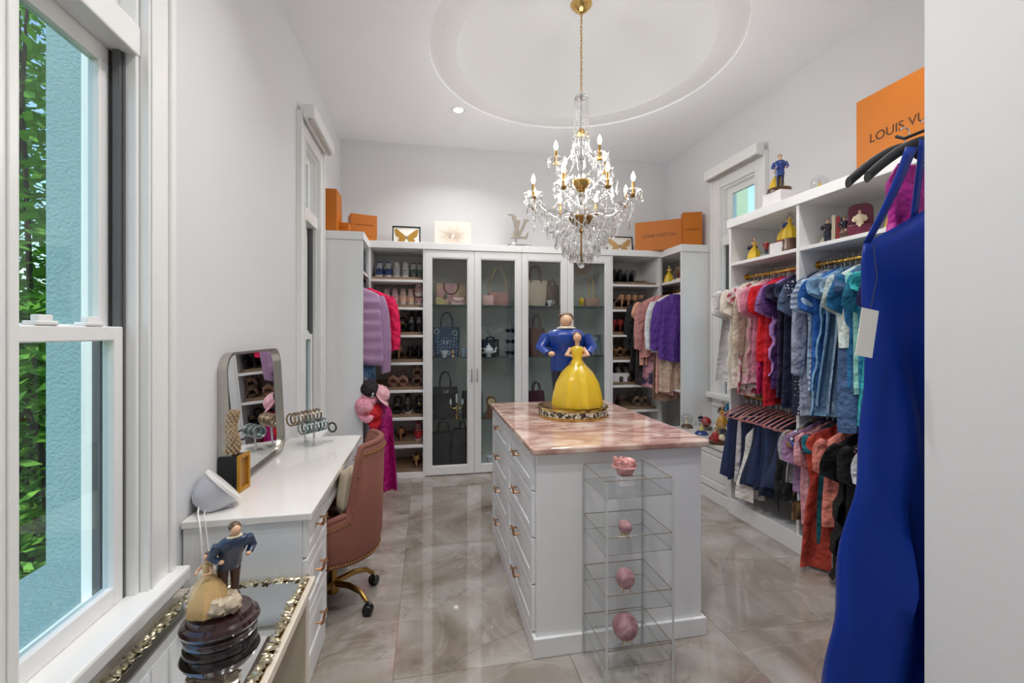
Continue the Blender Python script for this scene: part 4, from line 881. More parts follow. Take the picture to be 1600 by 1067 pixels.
M().tube([(-.03, 0, .11), (-.03, .02, .30), (0, .03, .36), (.03, .02, .30), (.03, 0, .11)], .006, 6).build('chain_strap', GOLD, t, smooth=True)
tote('dark blue bag low in the last glass cabinet door', 1.90, GB, .57, .20, .20, .12, .25, .2, leather('ink', (40, 48, 70)), LNV)
# small things on the glass shelves
CHINA = mat('white_china', (236, 238, 242), .15, var=.04, vs=30)
def teacup(label, x, y, z, s=1.):
    t = thing('teacup', label, 'cup', (x, y, z)); M().lathe([(.02 * s, 0), (.022 * s, .004 * s), (.014 * s, .012 * s), (.03 * s, .035 * s), (.037 * s, .065 * s), (.034 * s, .065 * s), (.026 * s, .035 * s), (.001, .016 * s)], n=20).build('bowl', CHINA, t, smooth=True)
    M().tube([(.033 * s, 0, .055 * s), (.055 * s, 0, .052 * s), (.056 * s, 0, .032 * s), (.031 * s, 0, .025 * s)], .004 * s, 6).build('handle', CHINA, t, smooth=True)
teacup('white china teacup in front of the denim tote', .185, 4.86, 1.236, 1.1); teacup('small white cup beside the cream checked tote', 1.355, 4.87, 1.80, 1.0); teacup('white cup at the cabinet bottom beside the island', .69, 4.88, .05, 1.5)
t = thing('teapot', 'white china teapot in front of the navy bag', 'teapot', (.665, 4.87, 1.236))
M().lathe([(.025, 0), (.03, .006), (.022, .014), (.05, .04), (.058, .065), (.048, .095), (.025, .11), (.001, .112)], n=22).build('body', CHINA, t, smooth=True); M().lathe([(.03, .108), (.026, .122), (.006, .13), (.01, .14), (.001, .15)], n=16).build('lid', CHINA, t, smooth=True)
M().tube([(.045, 0, .05), (.075, 0, .06), (.08, 0, .095), (.092, 0, .105)], [.014, .011, .008, .007], 8).build('spout', CHINA, t, smooth=True); M().tube([(-.048, 0, .09), (-.08, 0, .095), (-.085, 0, .06), (-.05, 0, .04)], .006, 8).build('handle', CHINA, t, smooth=True)
t = thing('trinket', 'small gold trinket in front of the denim tote', 'trinket', (.275, 4.86, 1.236)); M().lathe([(.022, 0), (.018, .01), (.008, .03), (.02, .05), (.012, .07), (.001, .085)], n=16).build('body', mat('soft_gold', (190, 150, 110), .35, .5, var=.2, vs=40), t, smooth=True); M().lathe([(.024, 0), (.024, .004), (.001, .004)], n=16).build('foot', GOLD, t)
t = thing('canister', 'pale blue canister beside the denim tote', 'canister', (.40, 4.88, 1.236)); M().lathe([(.034, 0), (.036, .004), (.036, .10), (.03, .105), (.001, .105)], n=20).build('body', mat('pale_blue_glass', (160, 182, 200), .2, var=.06), t, smooth=True); M().lathe([(.036, .105), (.036, .115), (.001, .118)], n=20).build('lid', CHROME, t, smooth=True)
t = thing('candelabra', 'gold three branch candelabra beside the black tote', 'candelabra', (.315, 4.86, .57))
M().lathe([(.045, 0), (.046, .006), (.028, .014), (.012, .03), (.009, .09), (.016, .10), (.008, .115), (.008, .17), (.016, .178), (.001, .18)], n=18).build('stem', GOLD, t, smooth=True)
for s in (-1, 1): M().tube([(0, 0, .13), (s * .03, 0, .115), (s * .06, 0, .125), (s * .064, 0, .16)], .005, 8).build('branch', GOLD, t, smooth=True)
for (x_, z_, h_) in ((0, .18, .085), (-.064, .16, .05), (.064, .16, .05)): M().lathe([(.011, 0), (.011, h_), (.004, h_ + .004), (.001, h_ + .01)], (x_, 0, z_), 10).build('candle', CHINA, t, smooth=True)
t = thing('mantel_clock', 'brown wooden mantel clock with round dial behind the island corner', 'clock', (.69, 4.87, .57)); WOODC = mat('clock_wood', (128, 78, 46), .4, var=.2, vs=25)
M().prism([(-.075, 0), (.075, 0), (.07, .02), (.05, .04), (.035, .12), (.05, .16), (.05, .20), (.03, .235), (-.03, .235), (-.05, .20), (-.05, .16), (-.035, .12), (-.05, .04), (-.07, .02)], 'y', -.03, .03).build('case', WOODC, t, bevel=.005)
M().lathe([(.038, -.033), (.038, -.03), (.001, -.03)], n=24).tx(RX(-PI / 2) @ T(0, -.18, 0)).build('dial', mat('dial_cream', (232, 208, 160), .4), t); M().tube([(.04 * math.cos(a), -.032, .18 + .04 * math.sin(a)) for a in [2 * PI * i / 24 for i in range(24)]], .004, 6, True).build('bezel', GOLD, t, smooth=True)
M().box(-.0015, .0015, -.0345, -.0335, .18, .208).build('hand', BLACK, t); M().box(0, .02, -.0345, -.0335, .1785, .1815).build('hand', BLACK, t)
t = thing('sunglasses_rack', 'thin metal rack holding three pairs of dark sunglasses', 'rack', (.915, 4.92, 1.236)); M().lathe([(.05, 0), (.05, .006), (.006, .01), (.001, .01)], n=18).build('base', CHROME, t); M().tube([(0, 0, 0), (0, 0, .36)], .004, 8).build('upright', CHROME, t)
for z_ in (.06, .185, .305): M().tube([(-.06, 0, z_), (.06, 0, z_)], .003, 6).build('crossbar', CHROME, t)
LENS = mat('dark_lens', (38, 30, 28), .08, var=.1)
for z_, nm in ((.06, 'dark sunglasses on the lowest bar of the rack'), (.185, 'dark sunglasses on the middle bar of the rack'), (.305, 'dark sunglasses on the top bar of the rack')):
    g = thing('sunglasses', nm, 'sunglasses', (.915, 4.905, 1.236 + z_ - .018))
    for s in (-1, 1):
        M().lathe([(.024, -.001), (.024, .001), (.001, .003)], n=16, sy=.85).tx(T(s * .031, 0, 0) @ RX(PI / 2)).build('lens', LENS, g); M().tube([(s * .031 + .025 * math.cos(a), -.0, .021 * math.sin(a)) for a in [2 * PI * i / 16 for i in range(16)]], .0025, 5, True).build('rim', BLACK, g)
        M().tube([(s * .057, 0, .012), (s * .06, .02, .02), (s * .055, .06, .012)], .002, 5).build('temple', BLACK, g)
    M().tube([(-.008, 0, .006), (0, -.002, .01), (.008, 0, .006)], .002, 5).build('bridge', BLACK, g)
t = thing('wire_scroll', 'scrolled wire ornament behind the navy bag', 'ornament', (.74, 5.10, 1.236))
for s in (-1, 1): M().tube([(s * .0, 0, .0), (s * .01, 0, .22), (s * .04, 0, .29), (s * .075, 0, .30), (s * .07, 0, .27), (s * .045, 0, .275)] if s < 0 else [(0, 0, .0), (.01, 0, .22), (.04, 0, .29), (.075, 0, .30), (.07, 0, .27), (.045, 0, .275)], .004, 6).build('scroll', STEEL, t, smooth=True)
for s in (-1, 1): M().tube([(s * .01, 0, .22), (s * .08, 0, .30), (s * .14, 0, .31), (s * .16, 0, .29)], .004, 6).build('scroll', STEEL, t, smooth=True)
M().lathe([(.05, 0), (.05, .005), (.001, .006)], n=16).build('foot', STEEL, t)
t = thing('egg_ornament', 'yellow egg ornament beside the small checked clutch', 'ornament', (1.735, 4.88, 1.80)); M().lathe([(.02, 0), (.012, .012), (.03, .035), (.035, .06), (.026, .09), (.008, .108), (.001, .11)], n=18).build('egg', FY, t, smooth=True); M().lathe([(.024, 0), (.024, .005), (.012, .008), (.001, .008)], n=16).build('foot', GOLD, t)
t = thing('photo_frame', 'silver photo frame with pale blue picture behind the statue', 'picture', (1.93, 4.95, 1.236)); b = M()
for q in ((-.07, -.055, 0, .24), (.055, .07, 0, .24), (-.055, .055, 0, .015), (-.055, .055, .225, .24)): b.box(q[0], q[1], -.008, .008, q[2], q[3])
b.build('frame', STEEL, t, bevel=.002); M().box(-.055, .055, -.001, .006, .015, .225).build('print', pattern('blue_print', 'noise', (176, 194, 208), (96, 118, 138), 14), t)

# ---------------------------------------------------------------- shoes
def outline(L, w_, pt):
    pts = []
    for i in range(20):
        a = 2 * PI * i / 20; y = -L / 2 * math.cos(a); u = (y + L / 2) / L
        hw = w_ / 2 * (.72 + .28 * math.cos((u - .3) * 2.6)) * (1 - pt * max(0, (.35 - u)) * 1.6); pts.append((hw * math.sin(a) * (1.0), y))
    return pts
def shoe_meshes(kind):
    L, w_ = .245, .088; d = {}
    pt = {'pump': .9, 'sneaker': .0, 'sandal': .2, 'boot': .0}[kind]; ol = outline(L, w_, pt)
    lift = lambda y: (.075 * max(0, min(1, (y + .02) / .1)) ** 1.3 if kind == 'pump' else .0)
    th = {'pump': .006, 'sneaker': .026, 'sandal': .022, 'boot': .028}[kind]
    s = M(); s.loft([[(x_, y, lift(y)) for x_, y in ol], [(x_ * 1.02, y, lift(y) + th) for x_, y in ol]]); d['sole'] = s.mesh('sole', smooth=.6)
    u = M()
    if kind in ('sneaker', 'boot'):
        hts = [0, .03, .055, .07]; rg = []
        for k, h_ in enumerate((0, .028, .05, .065 if kind == 'sneaker' else .11)):
            sc2 = (1, .97, .78, .55)[k]
            rg.append([(x_ * sc2, (y - L / 2) * (1, .98, .86, .62 if kind == 'sneaker' else .5)[k] + L / 2 - .004 * k, th + h_ * (.62 + .5 * (y + L / 2) / L)) for x_, y in ol])
        u.loft(rg)
        tg = M(); tg.prism([(-.018, 0), (.018, 0), (.02, .055), (-.02, .055)], 'y', -.004, .004).tx(T(0, -.01, th + .05) @ RX(-.75)); d['tongue'] = tg.mesh('tongue', bevel=.002)
        la = M()
        for k in range(4): la.tube([(-.024, -.045 + .018 * k, th + .043 + .009 * k), (0, -.05 + .018 * k, th + .054 + .009 * k), (.024, -.045 + .018 * k, th + .043 + .009 * k)], .003, 5)
        d['laces'] = la.mesh('laces', smooth=True)
    elif kind == 'pump':
        rg = []
        for k, (h_, sc2) in enumerate(((0, 1), (.025, .98), (.042, .9))): rg.append([(x_ * sc2, y * (1 if k == 0 else .985), lift(y) + th + h_ * (.75 if abs(y) < .05 else 1.0)) for x_, y in ol])
        u.loft(rg, cap=False); n_ = len(ol); toe = [(x_ * .93, y, lift(y) + th + .04) for x_, y in ol if y < -.045]
        u.add(toe, [tuple(range(len(toe)))])
        he = M(); he.tube([(0, L / 2 - .03, .08), (0, L / 2 - .022, .03), (0, L / 2 - .02, 0)], [.017, .008, .006], 8); d['heel'] = he.mesh('heel', smooth=True)
    else:
        ww = .043; u.tube([(-ww, -.05, th), (-ww * .8, -.05, th + .035), (0, -.045, th + .05), (ww * .8, -.05, th + .035), (ww, -.05, th)], [.011, .016, .02, .016, .011], 8)
        s2 = M(); s2.tube([(-.032, .09, th), (-.034, .095, th + .05), (0, .115, th + .06), (.034, .095, th + .05), (.032, .09, th)], .008, 6); d['ankle_strap'] = s2.mesh('ankle_strap', smooth=True)
        bk = M(); bk.tube([(.011 * math.cos(a), -.07, th + .05 + .011 * math.sin(a)) for a in [2 * PI * i / 10 for i in range(10)]], .003, 5, True); d['buckle'] = bk.mesh('buckle')
    d['upper'] = u.mesh('upper', smooth=.9); return d
SHM = {k: shoe_meshes(k) for k in ('pump', 'sneaker', 'sandal', 'boot')}
NAMES = {'pump': 'high_heel', 'sneaker': 'sneaker', 'sandal': 'sandal', 'boot': 'ankle_boot'}
LACE = mat('white_laces', (228, 224, 220), .8)
def shoe(kind, label, x, k, um, sm, rz=0, dz=0, y=4.955):
    t = thing(NAMES[kind], label, 'shoe', (x, y, .045 + .2865 * k + dz), rz, 'shoes on the shelves'); t.scale = (1.08, 1.08, 1.3); t.rotation_euler = (-.28 if rz else .28, 0, rz); t.location.z += .052
    for p, me in SHM[kind].items(): put(p, me, {'sole': sm, 'upper': um, 'laces': LACE, 'tongue': um, 'heel': um, 'ankle_strap': um, 'buckle': GOLD}[p], t)
def shoes(kind, label, xs, k, c, sc_=(225, 222, 216), rz=0, dzs=None, nm=None):
    um = mat('shoe_' + label.replace(' ', '_'), c, .5, var=.12, vs=25); sm = mat('sole_%d_%d_%d' % sc_, sc_, .6)
    W_ = [''] if len(xs) == 1 else (', lower one', ', upper one') if dzs else (', left of the pair', ', right of the pair') if len(xs) == 2 else (', first from the glass cabinet', ', second from the glass cabinet', ', third from the glass cabinet', ', fourth from the glass cabinet')
    for i, x in enumerate(xs): shoe(kind, label + W_[i], x, k, um, sm, rz, (dzs[i] if dzs else 0))
shoes('sneaker', 'navy slip-on sneaker on the top shoe shelf beside the jackets', (-.49, -.40), 7, (44, 62, 104))
shoes('sneaker', 'silver grey sneaker between navy and olive pairs', (-.315, -.225), 7, (150, 148, 150))
shoes('sneaker', 'dark olive sneaker at the end of the top shoe shelf', (-.14, -.075), 7, (72, 84, 80), (110, 112, 108))
shoes('sneaker', 'pink sneaker with pale toe on the second shoe shelf', (-.42, -.335), 6, (206, 160, 162))
shoes('sneaker', 'peach sneaker in the middle of the second shoe shelf', (-.25, -.17), 6, (214, 180, 160))
shoes('sneaker', 'mauve sneaker stacked at the end of the second shoe shelf', (-.085, -.085), 6, (186, 150, 148), dzs=(0, .105))
shoes('sandal', 'black sandal with gold buckle on the third shoe shelf', (-.36, -.26), 5, (30, 28, 30), (40, 36, 36))
shoes('boot', 'black ankle boot at the end of the third shoe shelf', (-.16, -.08), 5, (26, 26, 28), (40, 38, 38))
shoes('pump', 'tan and brown heel beside the tall black heels', (-.29,), 4, (150, 108, 78), (90, 64, 48), rz=PI)
shoes('pump', 'black high heel turned backwards on the fourth shoe shelf', (-.17, -.085), 4, (24, 24, 26), (30, 30, 30), rz=PI)
shoes('sandal', 'nude sandal on the fifth shoe shelf beside the pink cap', (-.35, -.25), 3, (170, 128, 118), (150, 110, 92))
shoes('sandal', 'taupe sandal stacked at the end of the fifth shoe shelf', (-.10, -.10), 3, (134, 104, 92), (120, 96, 80), dzs=(0, .09))
shoes('sandal', 'black strappy sandal on the sixth shoe shelf', (-.31, -.08), 2, (28, 26, 28), (46, 42, 40))
shoes('boot', 'black bootie with pale sole in the middle of the sixth shelf', (-.20,), 2, (34, 32, 34), (212, 208, 200))
shoes('pump', 'tan heel beside the red sneaker', (-.27,), 1, (158, 112, 74), (110, 78, 54), rz=PI)
shoes('sneaker', 'red sneaker on the second lowest shoe shelf', (-.09,), 1, (170, 40, 44))
shoes('pump', 'golden tan heel alone on the lowest shoe shelf', (-.11,), 0, (176, 136, 88), (110, 84, 54), rz=PI)
shoes('pump', 'black heel on the top shelf beside the corner wardrobe', (2.11, 2.19), 7, (26, 26, 28), (30, 30, 30), rz=PI)
shoes('pump', 'black and white glitter heel on the top shelf', (2.28, 2.36), 7, (78, 78, 84), (30, 30, 30), rz=PI)
shoes('pump', 'silver glitter heel beside the beige pumps', (2.11,), 6, (128, 128, 136), (60, 60, 60))
shoes('pump', 'beige pump in the row below the glitter heels', (2.21, 2.29, 2.37, 2.45), 6, (178, 138, 104), (120, 92, 70), rz=PI)
shoes('pump', 'red pump on the shelf below the beige pumps', (2.11, 2.19, 2.27, 2.35), 5, (150, 46, 44), (80, 30, 30), rz=PI)
shoes('sandal', 'brown strappy sandal on the shelf below the red pumps', (2.11, 2.205, 2.30, 2.395), 4, (150, 112, 80), (110, 82, 60))
shoes('boot', 'dark brown bootie behind the white shoebox', (2.20, 2.30), 3, (74, 58, 48), (50, 42, 38))
shoes('pump', 'dark brown pump on the shelf below the white shoebox', (2.11, 2.19), 2, (80, 60, 50), (50, 42, 38), rz=PI)
shoes('sandal', 'chunky taupe sandal on the shelf below the white shoebox', (2.42, 2.52), 2, (128, 106, 92), (120, 104, 92))
carton('shoebox', 'plain white shoebox on the shelf below the brown sandals', 'box', 2.075, 2.30, 4.835, 4.90, .045 + .2865 * 3, .13, m_=WHITEB)

# ---------------------------------------------------------------- hangers and clothes
HPINK = mat('pink_velvet_hanger', (206, 140, 136), .7, var=.08, sheen=.4)
HBLK = mat('black_velvet_hanger', (28, 27, 30), .6, var=.1); HWHT = mat('white_plastic_hanger', (232, 224, 228), .4)
hm = M(); NS = 22
arc = [(.205 * (i / NS * 2 - 1), 0, -.075 - .085 * abs(i / NS * 2 - 1) ** 1.35) for i in range(NS + 1)]
hm.tube(arc, .0058, 8); hm.tube([(-.205, 0, -.16), (-.198, 0, -.172), (-.17, 0, -.176), (.17, 0, -.176), (.198, 0, -.172), (.205, 0, -.16)], .0058, 8)
HANG = hm.mesh('hanger_body', smooth=True)
HOOK = M().tube([(0, 0, -.075), (0, 0, -.022)] + [(.021 * math.cos(a), 0, .0 + .021 * math.sin(a)) for a in [-1.45 + .42 * i for i in range(11)]], .0022, 7).mesh('hook', smooth=True)
def hanger(label, loc, rz=0, m_=None, group='velvet clothes hangers', s=1.0):
    t = thing('clothes_hanger', label, 'hanger', loc, rz, group)
    put('hanger_body', HANG, m_ or HPINK, t, scale=(s, 1, 1)); put('hook', HOOK, CHROME, t); return t
def fabric(name, c, sheen=.15, rough=.8, bump=1.0): return mat('fabric_' + name, c, rough, var=.12, vs=7, sheen=sheen, bump=bump, bs=16)
def sm(a): a = max(0, min(1, a)); return a * a * (3 - 2 * a)
def garment(name, label, cat, loc, L, w_, m_, sleeve=None, flare=.05, waist=.0, t=.028, amp=.012, folds=3, seed=0, rz=0, quilt=0, ruffle=0, neck=.055, slm=None, group=None, xoff=0, drape=.0, slen=None):
    q = random.Random(seed * 13 + 5); T0 = thing(name, label, cat, loc, rz, group)
    n_ = 36; lv = 22; rg = []; ph = q.uniform(0, 6); ph2 = q.uniform(0, 6)
    for i in range(lv + 1):
        u = i / lv; d = u * L; W = w_
        if d < .09: k = d / .09; W = neck + (w_ - neck) * (k ** .75); zz_ = -.066 - .085 * (max(0, (W - neck) / (w_ - neck))) ** 1.1 * .95 - d * .05
        else: zz_ = -.066 - .085 - (d - .09) * (L - .085) / (L - .09) ; W = w_ * (1 + flare * sm((d - .2) / max(.05, L - .2)) - waist * math.exp(-((u - .42) / .14) ** 2))
        W *= 1 + .03 * math.sin(5 * u + ph2)
        th = t * (.35 + .65 * sm(d / .14)); A = amp * sm(d / .35) * (1 + .8 * u)
        if ruffle: W *= 1 + ruffle * .12 * (math.sin(u * 26) > 0) * sm(u * 3); th *= 1 + ruffle * .5 * abs(math.sin(u * 16))
        if quilt: th *= .62 + .75 * abs(math.sin(PI * d / quilt)) ** .6; W *= .97 + .05 * abs(math.sin(PI * d / quilt)) ** .6
        ring = []
        for j in range(n_):
            a = 2 * PI * j / n_; ca, sa = math.cos(a), math.sin(a); xn = math.copysign(abs(ca) ** .8, ca)
            y = th * math.copysign(abs(sa) ** .7, sa) + A * math.sin(folds * xn * 2.6 + ph + u * 1.5) + A * .6 * math.sin(folds * 4.1 * xn + ph2 + 2 * u)
            z = zz_ + (.018 * math.sin(3 * xn + ph) * u * u) - (.012 * (1 - abs(xn)) * (1 - u) * (1 if d < .09 else 0))
            ring.append((W * xn + xoff * u + drape * u * u * math.sin(ph), y, z))
        rg.append(ring)
    M().loft(rg).build('garment_body', m_, T0, smooth=1.2)
    if sleeve:
        LS = slen or {'short': .20, 'cap': .11, 'long': .56}[sleeve]
        for s in (-1, 1):
            sr = []; px_ = s * w_ * .90; pz = -.155
            for i in range(13):
                u = i / 12; sp_ = {'short': .055, 'cap': .035, 'long': .06}[sleeve] * math.sin(min(1, u * 1.3) * PI / 2)
                cx_ = px_ + s * sp_; cz = pz - LS * u; rw = (.074 - .004 * u if sleeve != 'long' else .066 - .022 * u) * (.55 + .45 * sm(u * 3 + .3)); rt = .011 + .005 * math.sin(7 * u + ph) if sleeve != 'long' else .024 + .006 * math.sin(7 * u + ph)
                if quilt: rt *= .7 + .7 * abs(math.sin(PI * LS * u / quilt)) ** .6; rw *= .93 + .12 * abs(math.sin(PI * LS * u / quilt)) ** .6
                yo = .012 * math.sin(4 * u + ph + s)
                sr.append([(cx_ + rw * math.cos(2 * PI * j / 16), yo + rt * math.sin(2 * PI * j / 16) * (1 + .15 * math.sin(3 * 2 * PI * j / 16 + ph)), cz + (.45 if sleeve != 'long' else .25) * rw * s * math.cos(2 * PI * j / 16)) for j in range(16)])
            M().loft(sr).build('sleeve', slm or m_, T0, smooth=1.2)
    return T0
def trousers(name, label, loc, L, w_, m_, seed=0, rz=0, t=.024, group=None, cuff=None):
    q = random.Random(seed); T0 = thing(name, label, name.replace('_', ' '), loc, rz, group); ph = q.uniform(0, 6)
    for s in (-1, 1):
        rg = []
        for i in range(15):
            u = i / 14; W = w_ * (.52 + .1 * math.sin(3 * u + ph)) * (1 - .12 * u); xo = s * w_ * (.42 + .08 * u) - .045 * u * u - .02 * u + .02 * math.sin(2.5 * u + ph + s); z = -.178 - L * u
            if i == 0: z = -.168
            rg.append([(xo + W * math.copysign(abs(math.cos(2 * PI * j / 20)) ** .8, math.cos(2 * PI * j / 20)), t * math.sin(2 * PI * j / 20) * (1.25 if 0 < i < 14 else .8) + .009 * math.sin(6 * (xo + W * math.cos(2 * PI * j / 20)) / w_ + ph) * (1 + u), z + .012 * math.sin(3 * math.cos(2 * PI * j / 20) + ph) * u) for j in range(20)])
        M().loft(rg).build('leg', m_, T0, smooth=1.2)
    b = M(); b.tube([(-w_ * .85, 0, -.172), (w_ * .85, 0, -.172)], .016, 10); b.build('fold_over_bar', m_, T0, smooth=True)
    M().tube([(-w_ * .6, -t * 1.15, -.178 - L * .97), (-w_ * .2, -t * 1.2, -.178 - L * .975), (w_ * .3, -t * 1.15, -.178 - L * .97)], .003, 5).build('hem_stitch', cuff or m_, T0)
    return T0

RX_ = 2.63
HEARTS = pattern('heart_floral', 'noise', (236, 224, 222), (188, 60, 86), 16, .8); NAVYP = pattern('navy_floral', 'dots', (34, 38, 66), (196, 200, 214), 42, .8); STRP = pattern('blue_marble_stripe', 'wave', (206, 214, 226), (122, 146, 178), 9, .8)
LACEP = pattern('ivory_lace', 'dots', (236, 230, 218), (214, 204, 188), 60, .85); BWP = pattern('blue_white_print', 'noise', (44, 74, 168), (222, 226, 238), 30, .8); BLKP = pattern('black_gold_print', 'noise', (26, 24, 26), (150, 118, 82), 12, .8)
up1 = [  # far to near: label, colour or material, type, sleeve, L, w, kwargs
 ('white tee hanging outermost beside the window', (222, 222, 224), 'short', .80, .235, dict(xoff=-.03)),
 ('dusty mauve top between white tee and cream blouse', (168, 128, 136), 'cap', .70, .20, {}),
 ('cream lace blouse near the window end of the rail', LACEP, 'short', .86, .215, dict(ruffle=.5)),
 ('ivory blouse beside the heart print top', (234, 226, 212), 'short', .84, .21, dict(folds=5)),
 ('white top with red and pink heart print', HEARTS, 'cap', .90, .215, dict(flare=.12)),
 ('beige blazer on the upper rail', (206, 190, 170), 'long', .72, .22, dict(t=.04, slen=.5)),
 ('pale pink blouse beside the beige blazer', (234, 200, 204), 'cap', .80, .205, dict(ruffle=.4)),
 ('blush ruffled top on the upper rail', (220, 168, 178), 'short', .78, .20, dict(ruffle=.8)),
 ('rose pink top beside the magenta dress', (208, 128, 154), 'short', .72, .20, {}),
 ('magenta dress on the upper rail', (182, 22, 92), 'cap', .88, .20, dict(flare=.15)),
 ('bright red top in the middle of the upper rail', (214, 22, 34), 'short', .62, .215, dict(t=.04)),
 ('crimson red dress hanging lowest on the upper rail', (190, 20, 40), 'cap', .95, .20, dict(flare=.12)),
 ('lilac ruffled top beside the red clothes', (170, 124, 186), 'short', .74, .205, dict(ruffle=1.)),
 ('deep purple top beside the divider', (76, 40, 104), 'short', .80, .205, {}),
 ('dark plum navy top beside the purple top', (46, 36, 66), 'cap', .86, .20, {}),
 ('navy dress nearest the divider in the first bay', (34, 38, 70), 'cap', .92, .20, dict(flare=.1)),
]
up2 = [
 ('slate blue tee nearest the divider in the second bay', (104, 122, 152), 'short', .72, .215, {}),
 ('navy floral top beside the slate tee', NAVYP, 'cap', .95, .20, {}),
 ('long grey blue cardigan on the upper rail', (148, 156, 176), 'long', .96, .20, dict(slen=.6)),
 ('blue and white marbled top', STRP, 'short', .80, .205, {}),
 ('pale blue tee beside the marbled top', (164, 192, 216), 'short', .70, .215, {}),
 ('bright blue top on the upper rail', (34, 92, 168), 'short', .78, .215, dict(t=.036)),
 ('sky blue ruffled dress with pale hem', (128, 172, 204), 'cap', .92, .205, dict(ruffle=.5, flare=.15)),
 ('dusty blue sleeveless dress', (112, 150, 182), 'cap', .86, .215, dict(flare=.2)),
 ('light chambray tunic on the upper rail', (140, 168, 196), 'cap', .90, .20, dict(flare=.15)),
 ('pale mint white blouse with folded front', (204, 218, 212), 'short', .52, .22, dict(t=.036)),
 ('ocean blue top beside the pale mint blouse', (36, 112, 164), 'short', .76, .205, {}),
 ('denim blue skirted dress hanging low on the upper rail', (72, 100, 140), 'cap', 1.0, .20, dict(flare=.2)),
 ('mint green top on the upper rail', (142, 204, 192), 'cap', .76, .20, {}),
 ('teal blue blouse beside the mint top', (40, 128, 160), 'short', .80, .21, {}),
 ('turquoise dress near the price tag', (52, 176, 180), 'cap', .94, .20, dict(flare=.1)),
 ('dark indigo velvet top beside the blue gown', (40, 34, 92), 'short', .66, .215, {}),
]
def hang_row(rows_, y0, y1, z, hl, hg, jit=.07, first=0, ys=None):
    n_ = len(rows_)
    for i, (lb, c, sl, L, w_, kw) in enumerate(rows_):
        y = ys[i] if ys else y0 + (y1 - y0) * (i + .5) / n_; r = random.Random(i * 7 + first); rz = r.uniform(-jit, jit) - .06
        m_ = c if not isinstance(c, tuple) else fabric(lb.split(' on ')[0].replace(' ', '_')[:40], c)
        cat = 'dress' if 'dress' in lb else 'blazer' if 'blazer' in lb else 'top'
        nm = {'dress': 'hanging_dress', 'blazer': 'hanging_blazer', 'top': 'hanging_blouse'}[cat]
        x = RX_ + r.uniform(-.025, .005)
        hanger('pink velvet hanger carrying the ' + ' '.join(lb.split()[:10]), (x, y, z + .017), rz, None, hg); garment(nm, lb, cat, (x, y, z + .017), L, w_, m_, sl, seed=i + first, rz=rz, t=kw.pop('t', .018), amp=kw.pop('amp', .017), **kw)
hang_row(up1, 3.30, 2.66, 1.965, 'pink velvet hanger on the upper rail of the far bay', 'pink hangers, far bay, upper rail', first=1)
hang_row(up2, 2.612, 2.03, 1.965, 'pink velvet hanger on the upper rail of the near bay', 'pink hangers, near bay, upper rail', first=40)
# cream wide hanger shown above the blazer
# lower rails
ORD = 'first second third fourth fifth sixth seventh eighth ninth tenth eleventh twelfth thirteenth'.split()
JEANS = [(36, 52, 92), (30, 44, 78), (44, 62, 100), (28, 38, 66), (40, 56, 88), (34, 46, 74)]
for i in range(13):
    y = 3.295 - .63 * (i + .5) / 13; r = random.Random(i + 90); rz = r.uniform(-.05, .05) - .08; x = RX_ - .02 + r.uniform(-.02, .01); loc = (x, y, .987)
    hanger(['pink velvet hanger on the lower rail, nearest the low cabinet'][0] if i == 0 else 'pink velvet hanger above the jeans, %s from the low cabinet' % ORD[i], loc, rz, None, 'pink hangers, far bay, lower rail')
    if i == 2: trousers('trousers', 'pale grey trousers folded over a hanger among the jeans', loc, .50, .15, fabric('pale_grey_sweat', (196, 190, 194)), seed=i, rz=rz, t=.034)
    elif i == 4:
        t_ = garment('hanging_skirt', 'white flared skirt hanging lowest below the jeans', 'skirt', (x, y, .85), .56, .15, fabric('white_skirt', (226, 222, 216)), None, flare=.45, seed=i, rz=rz, t=.05, amp=.025, folds=5)
    elif i >= 11: garment('hanging_shorts', ['black shorts below the divider hangers', 'black knit shorts nearest the divider'][i - 11], 'shorts', (x, y, .92), .52, .17, fabric('black_knit%d' % i, (30, 30, 34)), None, seed=i, rz=rz, t=.03)
    else:
        k = i % 6; lb = ['dark blue jeans hanging nearest the low cabinet', 'washed navy jeans second from the low cabinet', '', 'deep indigo jeans beside the grey sweatshirt', '', 'mid blue jeans over the white skirt', 'faded dark jeans in the middle of the lower rail', 'ripped indigo jeans on the lower rail', 'dark teal blue jeans on the lower rail', 'striped ridge navy jeans on the lower rail', 'near black jeans beside the black shorts'][i]
        trousers('jeans', lb, loc, R.uniform(.42, .52), .165, mat('denim_%d' % i, JEANS[k], .85, var=.35, vs=18, bump=.2, bs=200), seed=i, rz=rz, cuff=mat('denim_thread', (140, 120, 90), .8))
